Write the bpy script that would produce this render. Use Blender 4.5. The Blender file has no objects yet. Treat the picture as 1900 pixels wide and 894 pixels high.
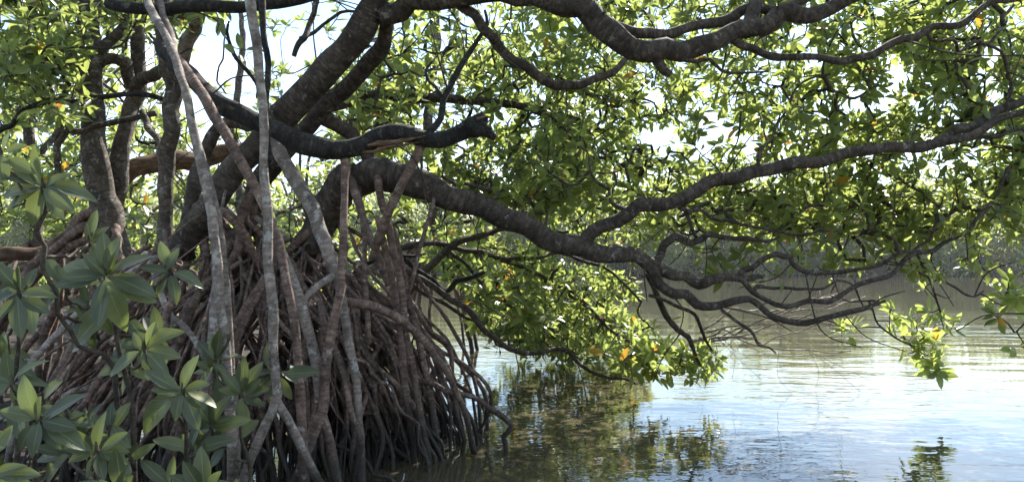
import bpy, math, random
import numpy as np
from mathutils import Matrix, Vector

rng = np.random.default_rng(11)
random.seed(11)
SC = bpy.context.scene
COL = SC.collection

# ------------------------------------------------------------------ camera, sky, sun, exposure
F = 1400.0            # focal length in photograph pixels (1900 wide)
HZ = 495.0            # horizon row
CAM_H = 0.85          # eye height above the water, as from a kayak
cam_d = bpy.data.cameras.new('camera')
cam = bpy.data.objects.new('camera', cam_d)
COL.objects.link(cam)
cam.location = (0, 0, CAM_H)
cam.rotation_euler = (math.radians(90), 0, 0)
cam_d.sensor_width = 36.0
cam_d.lens = 36.0 * F / 1900.0
cam_d.shift_y = (HZ - 447.0) / 1900.0
cam_d.clip_start = 0.02
cam_d.clip_end = 6000
SC.camera = cam

SUN_EL = math.radians(41)
SUN_AZ = math.radians(24)       # measured from +Y towards +X
world = bpy.data.worlds.new('World')
SC.world = world
world.use_nodes = True
wn, wl = world.node_tree.nodes, world.node_tree.links
wn.clear()
w_out = wn.new('ShaderNodeOutputWorld')
w_bg = wn.new('ShaderNodeBackground')
w_sky = wn.new('ShaderNodeTexSky')
w_sky.sky_type = 'NISHITA'
w_sky.sun_disc = False
w_sky.sun_elevation = SUN_EL
w_sky.sun_rotation = SUN_AZ
w_sky.air_density = 1.0
w_sky.dust_density = 0.15
w_sky.ozone_density = 1.0
w_bg.inputs['Strength'].default_value = 0.10
# broken white cumulus over the blue
w_tc = wn.new('ShaderNodeTexCoord')
w_sep = wn.new('ShaderNodeSeparateXYZ')
w_add = wn.new('ShaderNodeMath'); w_add.operation = 'ADD'; w_add.inputs[1].default_value = 0.18
w_max = wn.new('ShaderNodeMath'); w_max.operation = 'MAXIMUM'; w_max.inputs[1].default_value = 0.05
w_dx = wn.new('ShaderNodeMath'); w_dx.operation = 'DIVIDE'
w_dy = wn.new('ShaderNodeMath'); w_dy.operation = 'DIVIDE'
w_cmb = wn.new('ShaderNodeCombineXYZ')
w_noise = wn.new('ShaderNodeTexNoise')
w_noise.inputs['Scale'].default_value = 1.15
w_noise.inputs['Detail'].default_value = 7
w_noise.inputs['Roughness'].default_value = 0.55
w_ramp = wn.new('ShaderNodeMapRange')
w_ramp.inputs['From Min'].default_value = 0.52
w_ramp.inputs['From Max'].default_value = 0.70
w_mix = wn.new('ShaderNodeMix'); w_mix.data_type = 'RGBA'
w_mix.inputs['B'].default_value = (9.0, 9.4, 10.0, 1)
wl.new(w_tc.outputs['Generated'], w_sep.inputs[0])
wl.new(w_sep.outputs['Z'], w_add.inputs[0]); wl.new(w_add.outputs[0], w_max.inputs[0])
wl.new(w_sep.outputs['X'], w_dx.inputs[0]); wl.new(w_max.outputs[0], w_dx.inputs[1])
wl.new(w_sep.outputs['Y'], w_dy.inputs[0]); wl.new(w_max.outputs[0], w_dy.inputs[1])
wl.new(w_dx.outputs[0], w_cmb.inputs[0]); wl.new(w_dy.outputs[0], w_cmb.inputs[1])
wl.new(w_cmb.outputs[0], w_noise.inputs['Vector'])
wl.new(w_noise.outputs['Fac'], w_ramp.inputs['Value'])
wl.new(w_ramp.outputs[0], w_mix.inputs['Factor'])
wl.new(w_sky.outputs[0], w_mix.inputs['A'])
wl.new(w_mix.outputs['Result'], w_bg.inputs['Color'])
wl.new(w_bg.outputs[0], w_out.inputs['Surface'])

sun_d = bpy.data.lights.new('sun', 'SUN')
sun_d.energy = 4.5
sun_d.angle = math.radians(0.55)
sun_d.color = (1.0, 0.95, 0.86)
sun = bpy.data.objects.new('sun', sun_d)
COL.objects.link(sun)
sdir = Vector((math.sin(SUN_AZ) * math.cos(SUN_EL), math.cos(SUN_AZ) * math.cos(SUN_EL), math.sin(SUN_EL)))
sun.rotation_euler = sdir.to_track_quat('Z', 'Y').to_euler()
sun.location = sdir * 40

SC.view_settings.view_transform = 'Standard'
SC.view_settings.look = 'None'
SC.view_settings.gamma = 1
SC.view_settings.use_curve_mapping = False
SC.view_settings.exposure = 1.72

SC.render.engine = 'CYCLES'
cy = SC.cycles
cy.use_denoising = True
cy.max_bounces = 6
cy.diffuse_bounces = 3
cy.glossy_bounces = 3
cy.transmission_bounces = 4
cy.sample_clamp_indirect = 6
cy.adaptive_threshold = 0.02
cy.caustics_reflective = False
cy.caustics_refractive = False

# ------------------------------------------------------------------ geometry helpers
def P(px, py, d):
    """a place seen at photograph pixel (px, py), d metres ahead of the eye"""
    return np.array([(px - 950.0) / F * d, d, CAM_H + (HZ - py) / F * d])

def project(v):
    d = np.maximum(v[:, 1], 0.05)
    return 950 + v[:, 0] / d * F, HZ - (v[:, 2] - CAM_H) / d * F, d

def spline(pts, step):
    """Catmull-Rom through the rows of pts (n, k), resampled about every `step` metres"""
    pts = np.asarray(pts, float)
    if len(pts) == 2:
        pts = np.array([pts[0], (pts[0] + pts[1]) / 2, pts[1]])
    p = np.vstack([2 * pts[0] - pts[1], pts, 2 * pts[-1] - pts[-2]])
    out = []
    for i in range(1, len(p) - 2):
        a, b, c, e = p[i - 1], p[i], p[i + 1], p[i + 2]
        n = max(2, int(np.linalg.norm((c - b)[:3]) / step))
        t = np.linspace(0, 1, n, endpoint=False)[:, None]
        out.append(0.5 * ((2 * b) + (-a + c) * t + (2 * a - 5 * b + 4 * c - e) * t ** 2 + (-a + 3 * b - 3 * c + e) * t ** 3))
    out.append(pts[-1:])
    return np.vstack(out)

class Mesh:
    """collects verts / faces / uvs / a tint value, then links ONE mesh object"""
    def __init__(s):
        s.v, s.loops, s.tot, s.uv, s.tint, s.n = [], [], [], [], [], 0
    def add(s, v, loops, tot, uv, tint):
        s.v.append(v); s.loops.append(np.asarray(loops) + s.n); s.tot.append(tot); s.uv.append(uv)
        s.tint.append(np.broadcast_to(np.asarray(tint, np.float32), (len(v),))); s.n += len(v)
    def tube(s, pts, rad, sides=8, knob=0.0, tint=0.5, cap=True, step=None):
        pts = np.asarray(pts, float); rad = np.asarray(rad, float)
        n = len(pts)
        tan = np.gradient(pts, axis=0)
        tan /= np.linalg.norm(tan, axis=1)[:, None] + 1e-9
        ref = np.array([0.37, 0.81, 0.45])
        if abs(np.dot(ref / np.linalg.norm(ref), tan[0])) > 0.9: ref = np.array([0.9, 0.1, -0.4])
        nor = np.zeros_like(pts)
        u = ref - tan[0] * np.dot(ref, tan[0]); u /= np.linalg.norm(u)
        for i in range(n):
            u = u - tan[i] * np.dot(u, tan[i]); u /= np.linalg.norm(u) + 1e-9
            nor[i] = u
        bi = np.cross(tan, nor)
        L = np.concatenate([[0], np.cumsum(np.linalg.norm(np.diff(pts, axis=0), axis=1))])
        ang = np.arange(sides) / sides * 2 * math.pi
        r = rad[:, None] * np.ones(sides)[None, :]
        if knob > 0:
            R0 = rad.mean() + 1e-4
            k = np.zeros_like(r)
            for m in range(7):
                f = rng.uniform(0.5, 3.2) / R0 / 2.2
                q = rng.integers(0, 4)
                k += np.sin(L[:, None] * f + q * ang[None, :] + rng.uniform(0, 6.28)) * rng.uniform(0.4, 1)
            r = r * (1 + knob * k / 2.2)
        v = pts[:, None, :] + (np.cos(ang)[None, :, None] * nor[:, None, :] + np.sin(ang)[None, :, None] * bi[:, None, :]) * r[:, :, None]
        v = v.reshape(-1, 3)
        i, j = np.meshgrid(np.arange(n - 1), np.arange(sides), indexing='ij')
        j2 = (j + 1) % sides
        q = np.stack([i * sides + j, i * sides + j2, (i + 1) * sides + j2, (i + 1) * sides + j], -1).reshape(-1)
        circ = 2 * math.pi * rad.mean()
        uu = np.stack([j, j + 1, j + 1, j], -1) / sides * circ
        vv = np.stack([L[i], L[i], L[i + 1], L[i + 1]], -1)
        uv = np.stack([uu, vv], -1).reshape(-1, 2)
        off = rng.uniform(0, 20, 2)
        tot = np.full((n - 1) * sides, 4)
        if cap:
            q = np.concatenate([q, np.arange(sides)[::-1], (n - 1) * sides + np.arange(sides)])
            uv = np.vstack([uv, np.zeros((2 * sides, 2))])
            tot = np.concatenate([tot, [sides, sides]])
        s.add(v, q, tot, uv + off, tint)
    def build(s, name, mat, parent=None, base=(0, 0, 0)):
        me = bpy.data.meshes.new(name)
        v = np.vstack(s.v) - np.asarray(base)
        loops = np.concatenate(s.loops).astype(np.int32)
        tot = np.concatenate(s.tot).astype(np.int32)
        me.vertices.add(len(v)); me.vertices.foreach_set('co', v.astype(np.float32).ravel())
        me.loops.add(len(loops)); me.loops.foreach_set('vertex_index', loops)
        me.polygons.add(len(tot))
        me.polygons.foreach_set('loop_start', np.concatenate([[0], np.cumsum(tot)[:-1]]).astype(np.int32))
        me.polygons.foreach_set('loop_total', tot)
        me.polygons.foreach_set('use_smooth', np.ones(len(tot), bool))
        uvl = me.uv_layers.new(name='UVMap')
        uvl.data.foreach_set('uv', np.vstack(s.uv).astype(np.float32).ravel())
        at = me.attributes.new('tint', 'FLOAT', 'POINT')
        at.data.foreach_set('value', np.concatenate(s.tint).astype(np.float32))
        me.materials.append(mat)
        me.update(calc_edges=True)
        o = bpy.data.objects.new(name, me)
        COL.objects.link(o)
        if parent is not None: o.parent = parent
        return o

def thing(name, label, cat, loc, group=None):
    o = bpy.data.objects.new(name, None)
    COL.objects.link(o)
    o.empty_display_size = 0.1
    o.location = [float(x) for x in loc]
    o['label'] = label; o['category'] = cat
    if group: o['group'] = group
    return o

# ------------------------------------------------------------------ materials
def new_mat(name):
    m = bpy.data.materials.new(name)
    m.use_nodes = True
    m.node_tree.nodes.clear()
    return m, m.node_tree.nodes, m.node_tree.links

def ramp(nodes, stops):
    r = nodes.new('ShaderNodeValToRGB')
    e = r.color_ramp.elements
    while len(e) > 1: e.remove(e[-1])
    e[0].position, e[0].color = stops[0][0], (*stops[0][1], 1)
    for p, c in stops[1:]:
        x = e.new(p); x.color = (*c, 1)
    return r

def bark_material(name, dark, mid, pale, lichen=0.0, lichen_col=(0.42, 0.41, 0.38), rings=0.5, wet=False, bump=0.6, stringy=False, crack=0.6):
    m, n, l = new_mat(name)
    out = n.new('ShaderNodeOutputMaterial'); b = n.new('ShaderNodeBsdfPrincipled')
    uv = n.new('ShaderNodeUVMap'); geo = n.new('ShaderNodeNewGeometry')
    mp = n.new('ShaderNodeMapping')
    mp.inputs['Scale'].default_value = (60, 6, 1) if stringy else (18, 26, 1)
    l.new(uv.outputs[0], mp.inputs[0])
    n1 = n.new('ShaderNodeTexNoise'); n1.inputs['Scale'].default_value = 1.4; n1.inputs['Detail'].default_value = 6; n1.inputs['Roughness'].default_value = 0.7
    l.new(mp.outputs[0], n1.inputs['Vector'])
    mp2 = n.new('ShaderNodeMapping'); mp2.inputs['Scale'].default_value = (9, 85, 1)
    l.new(uv.outputs[0], mp2.inputs[0])
    n2 = n.new('ShaderNodeTexNoise'); n2.inputs['Scale'].default_value = 1.0; n2.inputs['Detail'].default_value = 4
    l.new(mp2.outputs[0], n2.inputs['Vector'])
    mixf = n.new('ShaderNodeMix'); mixf.data_type = 'FLOAT'; mixf.inputs[0].default_value = rings * 0.6
    l.new(n1.outputs['Fac'], mixf.inputs[2]); l.new(n2.outputs['Fac'], mixf.inputs[3])
    rp = ramp(n, [(0.30, dark), (0.5, mid), (0.72, pale)])
    l.new(mixf.outputs[0], rp.inputs['Fac'])
    mpv = n.new('ShaderNodeMapping'); mpv.inputs['Scale'].default_value = (70, 14, 1) if stringy else (26, 62, 1)
    l.new(uv.outputs[0], mpv.inputs[0])
    wob_ = n.new('ShaderNodeVectorMath'); wob_.operation = 'MULTIPLY_ADD'; wob_.inputs[1].default_value = (4.0, 4.5, 0)
    l.new(n1.outputs['Color'], wob_.inputs[0]); l.new(mpv.outputs[0], wob_.inputs[2])
    vo = n.new('ShaderNodeTexVoronoi'); vo.feature = 'DISTANCE_TO_EDGE'; vo.inputs['Scale'].default_value = 1.0
    l.new(wob_.outputs[0], vo.inputs['Vector'])
    ck = n.new('ShaderNodeMapRange'); ck.inputs['From Min'].default_value = 0.0; ck.inputs['From Max'].default_value = 0.16
    ck.inputs['To Min'].default_value = crack; ck.inputs['To Max'].default_value = 1
    l.new(vo.outputs['Distance'], ck.inputs['Value'])
    # broad patches of tone along the limb
    n3 = n.new('ShaderNodeTexNoise'); n3.inputs['Scale'].default_value = 11; n3.inputs['Detail'].default_value = 6; n3.inputs['Roughness'].default_value = 0.65
    l.new(geo.outputs['Position'], n3.inputs['Vector'])
    mr3 = n.new('ShaderNodeMapRange'); mr3.inputs['From Min'].default_value = 0.3; mr3.inputs['From Max'].default_value = 0.7
    mr3.inputs['To Min'].default_value = 0.4; mr3.inputs['To Max'].default_value = 1.45
    l.new(n3.outputs['Fac'], mr3.inputs['Value'])
    mul = n.new('ShaderNodeMix'); mul.data_type = 'RGBA'; mul.blend_type = 'MULTIPLY'; mul.inputs[0].default_value = 1
    mck = n.new('ShaderNodeMath'); mck.operation = 'MULTIPLY'; l.new(mr3.outputs[0], mck.inputs[0]); l.new(ck.outputs[0], mck.inputs[1])
    l.new(rp.outputs[0], mul.inputs['A']); l.new(mck.outputs[0], mul.inputs['B'])
    tn = n.new('ShaderNodeAttribute'); tn.attribute_name = 'tint'
    mrt = n.new('ShaderNodeMapRange'); mrt.inputs['To Min'].default_value = 0.7; mrt.inputs['To Max'].default_value = 1.3
    l.new(tn.outputs['Fac'], mrt.inputs['Value'])
    mul2 = n.new('ShaderNodeMix'); mul2.data_type = 'RGBA'; mul2.blend_type = 'MULTIPLY'; mul2.inputs[0].default_value = 1
    l.new(mul.outputs['Result'], mul2.inputs['A']); l.new(mrt.outputs[0], mul2.inputs['B'])
    col = mul2.outputs['Result']
    if lichen > 0:
        n4 = n.new('ShaderNodeTexNoise'); n4.inputs['Scale'].default_value = 26; n4.inputs['Detail'].default_value = 6; n4.inputs['Roughness'].default_value = 0.65
        l.new(geo.outputs['Position'], n4.inputs['Vector'])
        mr4 = n.new('ShaderNodeMapRange'); mr4.inputs['From Min'].default_value = 0.62 - 0.2 * lichen; mr4.inputs['From Max'].default_value = 0.70 - 0.2 * lichen
        mr4.inputs['To Max'].default_value = 0.8
        l.new(n4.outputs['Fac'], mr4.inputs['Value'])
        ml = n.new('ShaderNodeMix'); ml.data_type = 'RGBA'
        ml.inputs['B'].default_value = (*lichen_col, 1)
        l.new(mr4.outputs[0], ml.inputs[0]); l.new(col, ml.inputs['A'])
        col = ml.outputs['Result']
    rough = 0.85
    if wet:      # tide-stained foot of the root
        sp = n.new('ShaderNodeSeparateXYZ'); l.new(geo.outputs['Position'], sp.inputs[0])
        ad = n.new('ShaderNodeMath'); ad.operation = 'MULTIPLY_ADD'; ad.inputs[1].default_value = 0.42
        l.new(n3.outputs['Fac'], ad.inputs[0]); 
        sb = n.new('ShaderNodeMath'); sb.operation = 'SUBTRACT'
        l.new(sp.outputs['Z'], sb.inputs[0]); l.new(ad.outputs[0], sb.inputs[1]); ad.inputs[2].default_value = -0.03
        mw = n.new('ShaderNodeMapRange'); mw.inputs['From Min'].default_value = -0.06; mw.inputs['From Max'].default_value = 0.12
        mw.inputs['To Min'].default_value = 1; mw.inputs['To Max'].default_value = 0
        l.new(sb.outputs[0], mw.inputs['Value'])
        mx = n.new('ShaderNodeMix'); mx.data_type = 'RGBA'; mx.inputs['B'].default_value = (0.03, 0.024, 0.02, 1)
        l.new(mw.outputs[0], mx.inputs[0]); l.new(col, mx.inputs['A'])
        col = mx.outputs['Result']
        mrr = n.new('ShaderNodeMapRange'); mrr.inputs['To Min'].default_value = 0.85; mrr.inputs['To Max'].default_value = 0.35
        l.new(mw.outputs[0], mrr.inputs['Value']); l.new(mrr.outputs[0], b.inputs['Roughness'])
    else:
        b.inputs['Roughness'].default_value = rough
    b.inputs['Specular IOR Level'].default_value = 0.3
    l.new(col, b.inputs['Base Color'])
    bp = n.new('ShaderNodeBump'); bp.inputs['Strength'].default_value = bump; bp.inputs['Distance'].default_value = 0.014
    hb = n.new('ShaderNodeMath'); hb.operation = 'MULTIPLY_ADD'; hb.inputs[1].default_value = 0.5
    l.new(ck.outputs[0], hb.inputs[0]); l.new(mixf.outputs[0], hb.inputs[2]); l.new(hb.outputs[0], bp.inputs['Height']); l.new(bp.outputs[0], b.inputs['Normal'])
    l.new(b.outputs[0], out.inputs['Surface'])
    return m

M_BARK = bark_material('mangrove_bark', (0.032, 0.025, 0.02), (0.095, 0.073, 0.058), (0.215, 0.175, 0.145), lichen=0.07, lichen_col=(0.30, 0.28, 0.25), rings=0.5, bump=0.9)
M_TRUNK = bark_material('trunk_bark', (0.04, 0.03, 0.024), (0.13, 0.10, 0.08), (0.26, 0.215, 0.18), lichen=0.28, lichen_col=(0.34, 0.31, 0.28), rings=0.35, bump=0.9)
M_DARK = bark_material('blackened_bark', (0.012, 0.011, 0.010), (0.032, 0.028, 0.025), (0.10, 0.088, 0.075), lichen=0.1, lichen_col=(0.16, 0.14, 0.12), rings=0.3, bump=1.0)
M_ROOT = bark_material('root_bark', (0.06, 0.036, 0.028), (0.20, 0.132, 0.105), (0.37, 0.275, 0.23), lichen=0.16, lichen_col=(0.40, 0.34, 0.30), rings=0.8, wet=True, bump=0.7, crack=0.6)
M_PALE = bark_material('pale_root_bark', (0.11, 0.085, 0.072), (0.28, 0.225, 0.195), (0.43, 0.375, 0.34), lichen=0.38, lichen_col=(0.44, 0.42, 0.39), rings=0.85, wet=True, bump=0.7, crack=0.65)
M_LOG = bark_material('shredded_bark', (0.07, 0.035, 0.02), (0.22, 0.13, 0.08), (0.40, 0.28, 0.19), lichen=0.0, rings=0.1, bump=1.0, stringy=True)
M_TWIG = bark_material('twig_bark', (0.03, 0.024, 0.018), (0.075, 0.06, 0.045), (0.16, 0.135, 0.10), rings=0.5, bump=0.3)

def leaf_material(name, dark, mid, light, trans, tmix=0.45, rough=0.38, vein=True, spec=0.45, spots=False):
    m, n, l = new_mat(name)
    out = n.new('ShaderNodeOutputMaterial'); b = n.new('ShaderNodeBsdfPrincipled'); tr = n.new('ShaderNodeBsdfTranslucent'); mx = n.new('ShaderNodeMixShader')
    tn = n.new('ShaderNodeAttribute'); tn.attribute_name = 'tint'
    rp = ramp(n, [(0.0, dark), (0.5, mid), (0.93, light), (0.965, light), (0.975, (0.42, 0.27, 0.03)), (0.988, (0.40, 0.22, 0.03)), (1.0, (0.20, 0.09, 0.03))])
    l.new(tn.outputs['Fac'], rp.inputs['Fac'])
    rt = ramp(n, [(0.0, tuple(x * 0.8 for x in trans)), (0.5, trans), (0.93, tuple(min(1, x * 1.2) for x in trans)), (0.965, tuple(min(1, x * 1.2) for x in trans)), (0.975, (0.75, 0.45, 0.05)), (1.0, (0.5, 0.2, 0.04))])
    l.new(tn.outputs['Fac'], rt.inputs['Fac'])
    geo = n.new('ShaderNodeNewGeometry')
    nz = n.new('ShaderNodeTexNoise'); nz.inputs['Scale'].default_value = 22; nz.inputs['Detail'].default_value = 4
    l.new(geo.outputs['Position'], nz.inputs['Vector'])
    mr = n.new('ShaderNodeMapRange'); mr.inputs['From Min'].default_value = 0.3; mr.inputs['From Max'].default_value = 0.7; mr.inputs['To Min'].default_value = 0.8; mr.inputs['To Max'].default_value = 1.2
    l.new(nz.outputs['Fac'], mr.inputs['Value'])
    mu = n.new('ShaderNodeMix'); mu.data_type = 'RGBA'; mu.blend_type = 'MULTIPLY'; mu.inputs[0].default_value = 1
    l.new(rp.outputs[0], mu.inputs['A']); l.new(mr.outputs[0], mu.inputs['B'])
    col = mu.outputs['Result']
    if vein:
        uv = n.new('ShaderNodeUVMap'); sp = n.new('ShaderNodeSeparateXYZ'); l.new(uv.outputs[0], sp.inputs[0])
        su = n.new('ShaderNodeMath'); su.operation = 'SUBTRACT'; su.inputs[1].default_value = 0.5; l.new(sp.outputs['X'], su.inputs[0])
        ab = n.new('ShaderNodeMath'); ab.operation = 'ABSOLUTE'; l.new(su.outputs[0], ab.inputs[0])
        vr = n.new('ShaderNodeMapRange'); vr.inputs['From Min'].default_value = 0.012; vr.inputs['From Max'].default_value = 0.04; vr.inputs['To Min'].default_value = 0.75; vr.inputs['To Max'].default_value = 0
        l.new(ab.outputs[0], vr.inputs['Value'])
        mv = n.new('ShaderNodeMix'); mv.data_type = 'RGBA'; mv.inputs['B'].default_value = (0.2, 0.25, 0.10, 1)
        l.new(vr.outputs[0], mv.inputs[0]); l.new(col, mv.inputs['A'])
        col = mv.outputs['Result']
        # side veins as fine relief
        wv = n.new('ShaderNodeMath'); wv.operation = 'MULTIPLY_ADD'; wv.inputs[1].default_value = 0.55
        l.new(ab.outputs[0], wv.inputs[0]); 
        neg = n.new('ShaderNodeMath'); neg.operation = 'MULTIPLY'; neg.inputs[1].default_value = -1; l.new(sp.outputs['Y'], neg.inputs[0])
        l.new(neg.outputs[0], wv.inputs[2])
        sn = n.new('ShaderNodeMath'); sn.operation = 'SINE'
        m9 = n.new('ShaderNodeMath'); m9.operation = 'MULTIPLY'; m9.inputs[1].default_value = 75; l.new(wv.outputs[0], m9.inputs[0]); l.new(m9.outputs[0], sn.inputs[0])
        bp = n.new('ShaderNodeBump'); bp.inputs['Strength'].default_value = 0.12; bp.inputs['Distance'].default_value = 0.002
        l.new(sn.outputs[0], bp.inputs['Height']); l.new(bp.outputs[0], b.inputs['Normal'])
    if spots:      # brown specks and scorched blotches
        ns = n.new('ShaderNodeTexNoise'); ns.inputs['Scale'].default_value = 70; ns.inputs['Detail'].default_value = 5; ns.inputs['Roughness'].default_value = 0.6
        l.new(geo.outputs['Position'], ns.inputs['Vector'])
        ms = n.new('ShaderNodeMapRange'); ms.inputs['From Min'].default_value = 0.64; ms.inputs['From Max'].default_value = 0.70; ms.inputs['To Max'].default_value = 0.75
        l.new(ns.outputs['Fac'], ms.inputs['Value'])
        mb = n.new('ShaderNodeMix'); mb.data_type = 'RGBA'; mb.inputs['B'].default_value = (0.085, 0.06, 0.03, 1)
        l.new(ms.outputs[0], mb.inputs[0]); l.new(col, mb.inputs['A']); col = mb.outputs['Result']
        rr = n.new('ShaderNodeMapRange'); rr.inputs['To Min'].default_value = 0.28; rr.inputs['To Max'].default_value = 0.6
        l.new(nz.outputs['Fac'], rr.inputs['Value']); l.new(rr.outputs[0], b.inputs['Roughness'])
    l.new(col, b.inputs['Base Color'])
    if not spots: b.inputs['Roughness'].default_value = rough
    b.inputs['Specular IOR Level'].default_value = spec
    l.new(rt.outputs[0], tr.inputs['Color'])
    mx.inputs[0].default_value = tmix
    l.new(b.outputs[0], mx.inputs[1]); l.new(tr.outputs[0], mx.inputs[2])
    l.new(mx.outputs[0], out.inputs['Surface'])
    return m

M_LEAF = leaf_material('mangrove_leaf', (0.022, 0.042, 0.014), (0.052, 0.088, 0.026), (0.10, 0.145, 0.036), (0.44, 0.52, 0.13), tmix=0.48, spec=0.6, rough=0.34)
M_LEAF_FG = leaf_material('sapling_leaf', (0.05, 0.06, 0.032), (0.078, 0.092, 0.046), (0.13, 0.14, 0.05), (0.22, 0.28, 0.07), tmix=0.2, rough=0.4, spec=0.55, spots=True)
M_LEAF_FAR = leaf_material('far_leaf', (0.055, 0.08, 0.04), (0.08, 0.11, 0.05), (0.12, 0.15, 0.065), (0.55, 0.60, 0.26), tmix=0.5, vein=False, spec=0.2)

# water: silty, opaque, rippled
M_WATER, n, l = new_mat('lagoon_water')
out = n.new('ShaderNodeOutputMaterial'); b = n.new('ShaderNodeBsdfPrincipled')
geo = n.new('ShaderNodeNewGeometry')
nb = n.new('ShaderNodeTexNoise'); nb.inputs['Scale'].default_value = 0.35; nb.inputs['Detail'].default_value = 4
l.new(geo.outputs['Position'], nb.inputs['Vector'])
rp = ramp(n, [(0.3, (0.055, 0.048, 0.030)), (0.7, (0.085, 0.072, 0.046))])
l.new(nb.outputs['Fac'], rp.inputs['Fac']); l.new(rp.outputs[0], b.inputs['Base Color'])
b.inputs['Roughness'].default_value = 0.025
b.inputs['IOR'].default_value = 1.333
mp = n.new('ShaderNodeMapping'); mp.inputs['Scale'].default_value = (0.75, 1.5, 1)
mp.inputs['Rotation'].default_value = (0, 0, math.radians(9))
l.new(geo.outputs['Position'], mp.inputs[0])
h1 = n.new('ShaderNodeTexNoise'); h1.inputs['Scale'].default_value = 1.3; h1.inputs['Detail'].default_value = 2; h1.inputs['Roughness'].default_value = 0.4
h2 = n.new('ShaderNodeTexNoise'); h2.inputs['Scale'].default_value = 7.5; h2.inputs['Detail'].default_value = 2; h2.inputs['Roughness'].default_value = 0.5
# patches where a breath of wind roughens the surface
h3 = n.new('ShaderNodeTexNoise'); h3.inputs['Scale'].default_value = 0.22; h3.inputs['Detail'].default_value = 3
l.new(mp.outputs[0], h1.inputs['Vector']); l.new(mp.outputs[0], h2.inputs['Vector']); l.new(geo.outputs['Position'], h3.inputs['Vector'])
mr = n.new('ShaderNodeMapRange'); mr.inputs['From Min'].default_value = 0.4; mr.inputs['From Max'].default_value = 0.62
mr.inputs['To Min'].default_value = 0.0006; mr.inputs['To Max'].default_value = 0.0045
l.new(h3.outputs['Fac'], mr.inputs['Value'])
mu = n.new('ShaderNodeMath'); mu.operation = 'MULTIPLY'; l.new(h2.outputs['Fac'], mu.inputs[0]); l.new(mr.outputs[0], mu.inputs[1])
ma = n.new('ShaderNodeMath'); ma.operation = 'MULTIPLY_ADD'; ma.inputs[1].default_value = 0.010
l.new(h1.outputs['Fac'], ma.inputs[0]); l.new(mu.outputs[0], ma.inputs[2])
bp = n.new('ShaderNodeBump'); bp.inputs['Strength'].default_value = 1.0; bp.inputs['Distance'].default_value = 1.0
l.new(ma.outputs[0], bp.inputs['Height']); l.new(bp.outputs[0], b.inputs['Normal'])
l.new(b.outputs[0], out.inputs['Surface'])

M_MUD, n, l = new_mat('mud')
out = n.new('ShaderNodeOutputMaterial'); b = n.new('ShaderNodeBsdfPrincipled'); geo = n.new('ShaderNodeNewGeometry')
nb = n.new('ShaderNodeTexNoise'); nb.inputs['Scale'].default_value = 9; nb.inputs['Detail'].default_value = 7
l.new(geo.outputs['Position'], nb.inputs['Vector'])
rp = ramp(n, [(0.3, (0.012, 0.010, 0.008)), (0.55, (0.03, 0.023, 0.017)), (0.75, (0.065, 0.052, 0.04))])
l.new(nb.outputs['Fac'], rp.inputs['Fac']); l.new(rp.outputs[0], b.inputs['Base Color'])
b.inputs['Roughness'].default_value = 0.8; b.inputs['Specular IOR Level'].default_value = 0.15
bp = n.new('ShaderNodeBump'); bp.inputs['Strength'].default_value = 0.8; bp.inputs['Distance'].default_value = 0.03
l.new(nb.outputs['Fac'], bp.inputs['Height']); l.new(bp.outputs[0], b.inputs['Normal']); l.new(b.outputs[0], out.inputs['Surface'])

# ------------------------------------------------------------------ setting: water, mud bank, far shore
def sheet(name, xs, ys, zf, mat, uvs=1.0):
    m = Mesh()
    X, Y = np.meshgrid(xs, ys, indexing='xy')
    Z = zf(X, Y)
    v = np.stack([X, Y, Z], -1).reshape(-1, 3)
    nx, ny = len(xs), len(ys)
    i, j = np.meshgrid(np.arange(ny - 1), np.arange(nx - 1), indexing='ij')
    q = np.stack([i * nx + j, i * nx + j + 1, (i + 1) * nx + j + 1, (i + 1) * nx + j], -1).reshape(-1)
    uv = v[q][:, :2] * uvs
    m.add(v, q, np.full((nx - 1) * (ny - 1), 4), uv, 0.5)
    o = m.build(name, mat)
    o['kind'] = 'structure'
    return o

water = sheet('water', np.array([-1200, 1200.0]), np.array([-1200, 1200.0]), lambda X, Y: X * 0, M_WATER)
water['label'] = 'silty rippled lagoon water reflecting sky and branches'

def lumps(X, Y, s=1.0):
    return (np.sin(X * 3.1 * s + 1.3) * np.sin(Y * 2.7 * s + .4) + 0.6 * np.sin(X * 7.3 * s + Y * 4.1 * s) + 0.4 * np.sin(Y * 11.7 * s - X * 9.1 * s))
def mud_z(X, Y):
    shore = -0.95 - 0.10 * (Y - 3.6) + 0.1 * np.sin(Y * 1.7)      # the mud shelves into water to the right of this line
    t = np.clip((shore - X) / 1.3, -1, 2.5)
    return -0.10 + 0.13 * t + 0.018 * lumps(X, Y) - 0.25 * np.clip((2.4 - Y), 0, 3) - 0.22 * np.clip(Y - 11 + 1.2 * np.sin(X), 0, 6)
mud = sheet('mud_bank', np.linspace(-40, 0.2, 170), np.concatenate([np.linspace(0.6, 12, 100), np.linspace(12.5, 60, 40)]), mud_z, M_MUD)
mud['label'] = 'dark wet mud under the mangrove roots'

def far_z(X, Y):
    return -0.5 + 1.0 * np.clip((Y - 66 - 2.5 * np.sin(X * 0.06)) / 6, 0, 1.5) + 3.0 * np.clip((Y - 72) / 10, 0, 1) + 0.08 * lumps(X, Y, 0.2)
shore = sheet('far_shore', np.linspace(-160, 200, 120), np.linspace(64, 200, 40), far_z, M_MUD)
shore['label'] = 'low muddy far shore under the line of trees'

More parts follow.
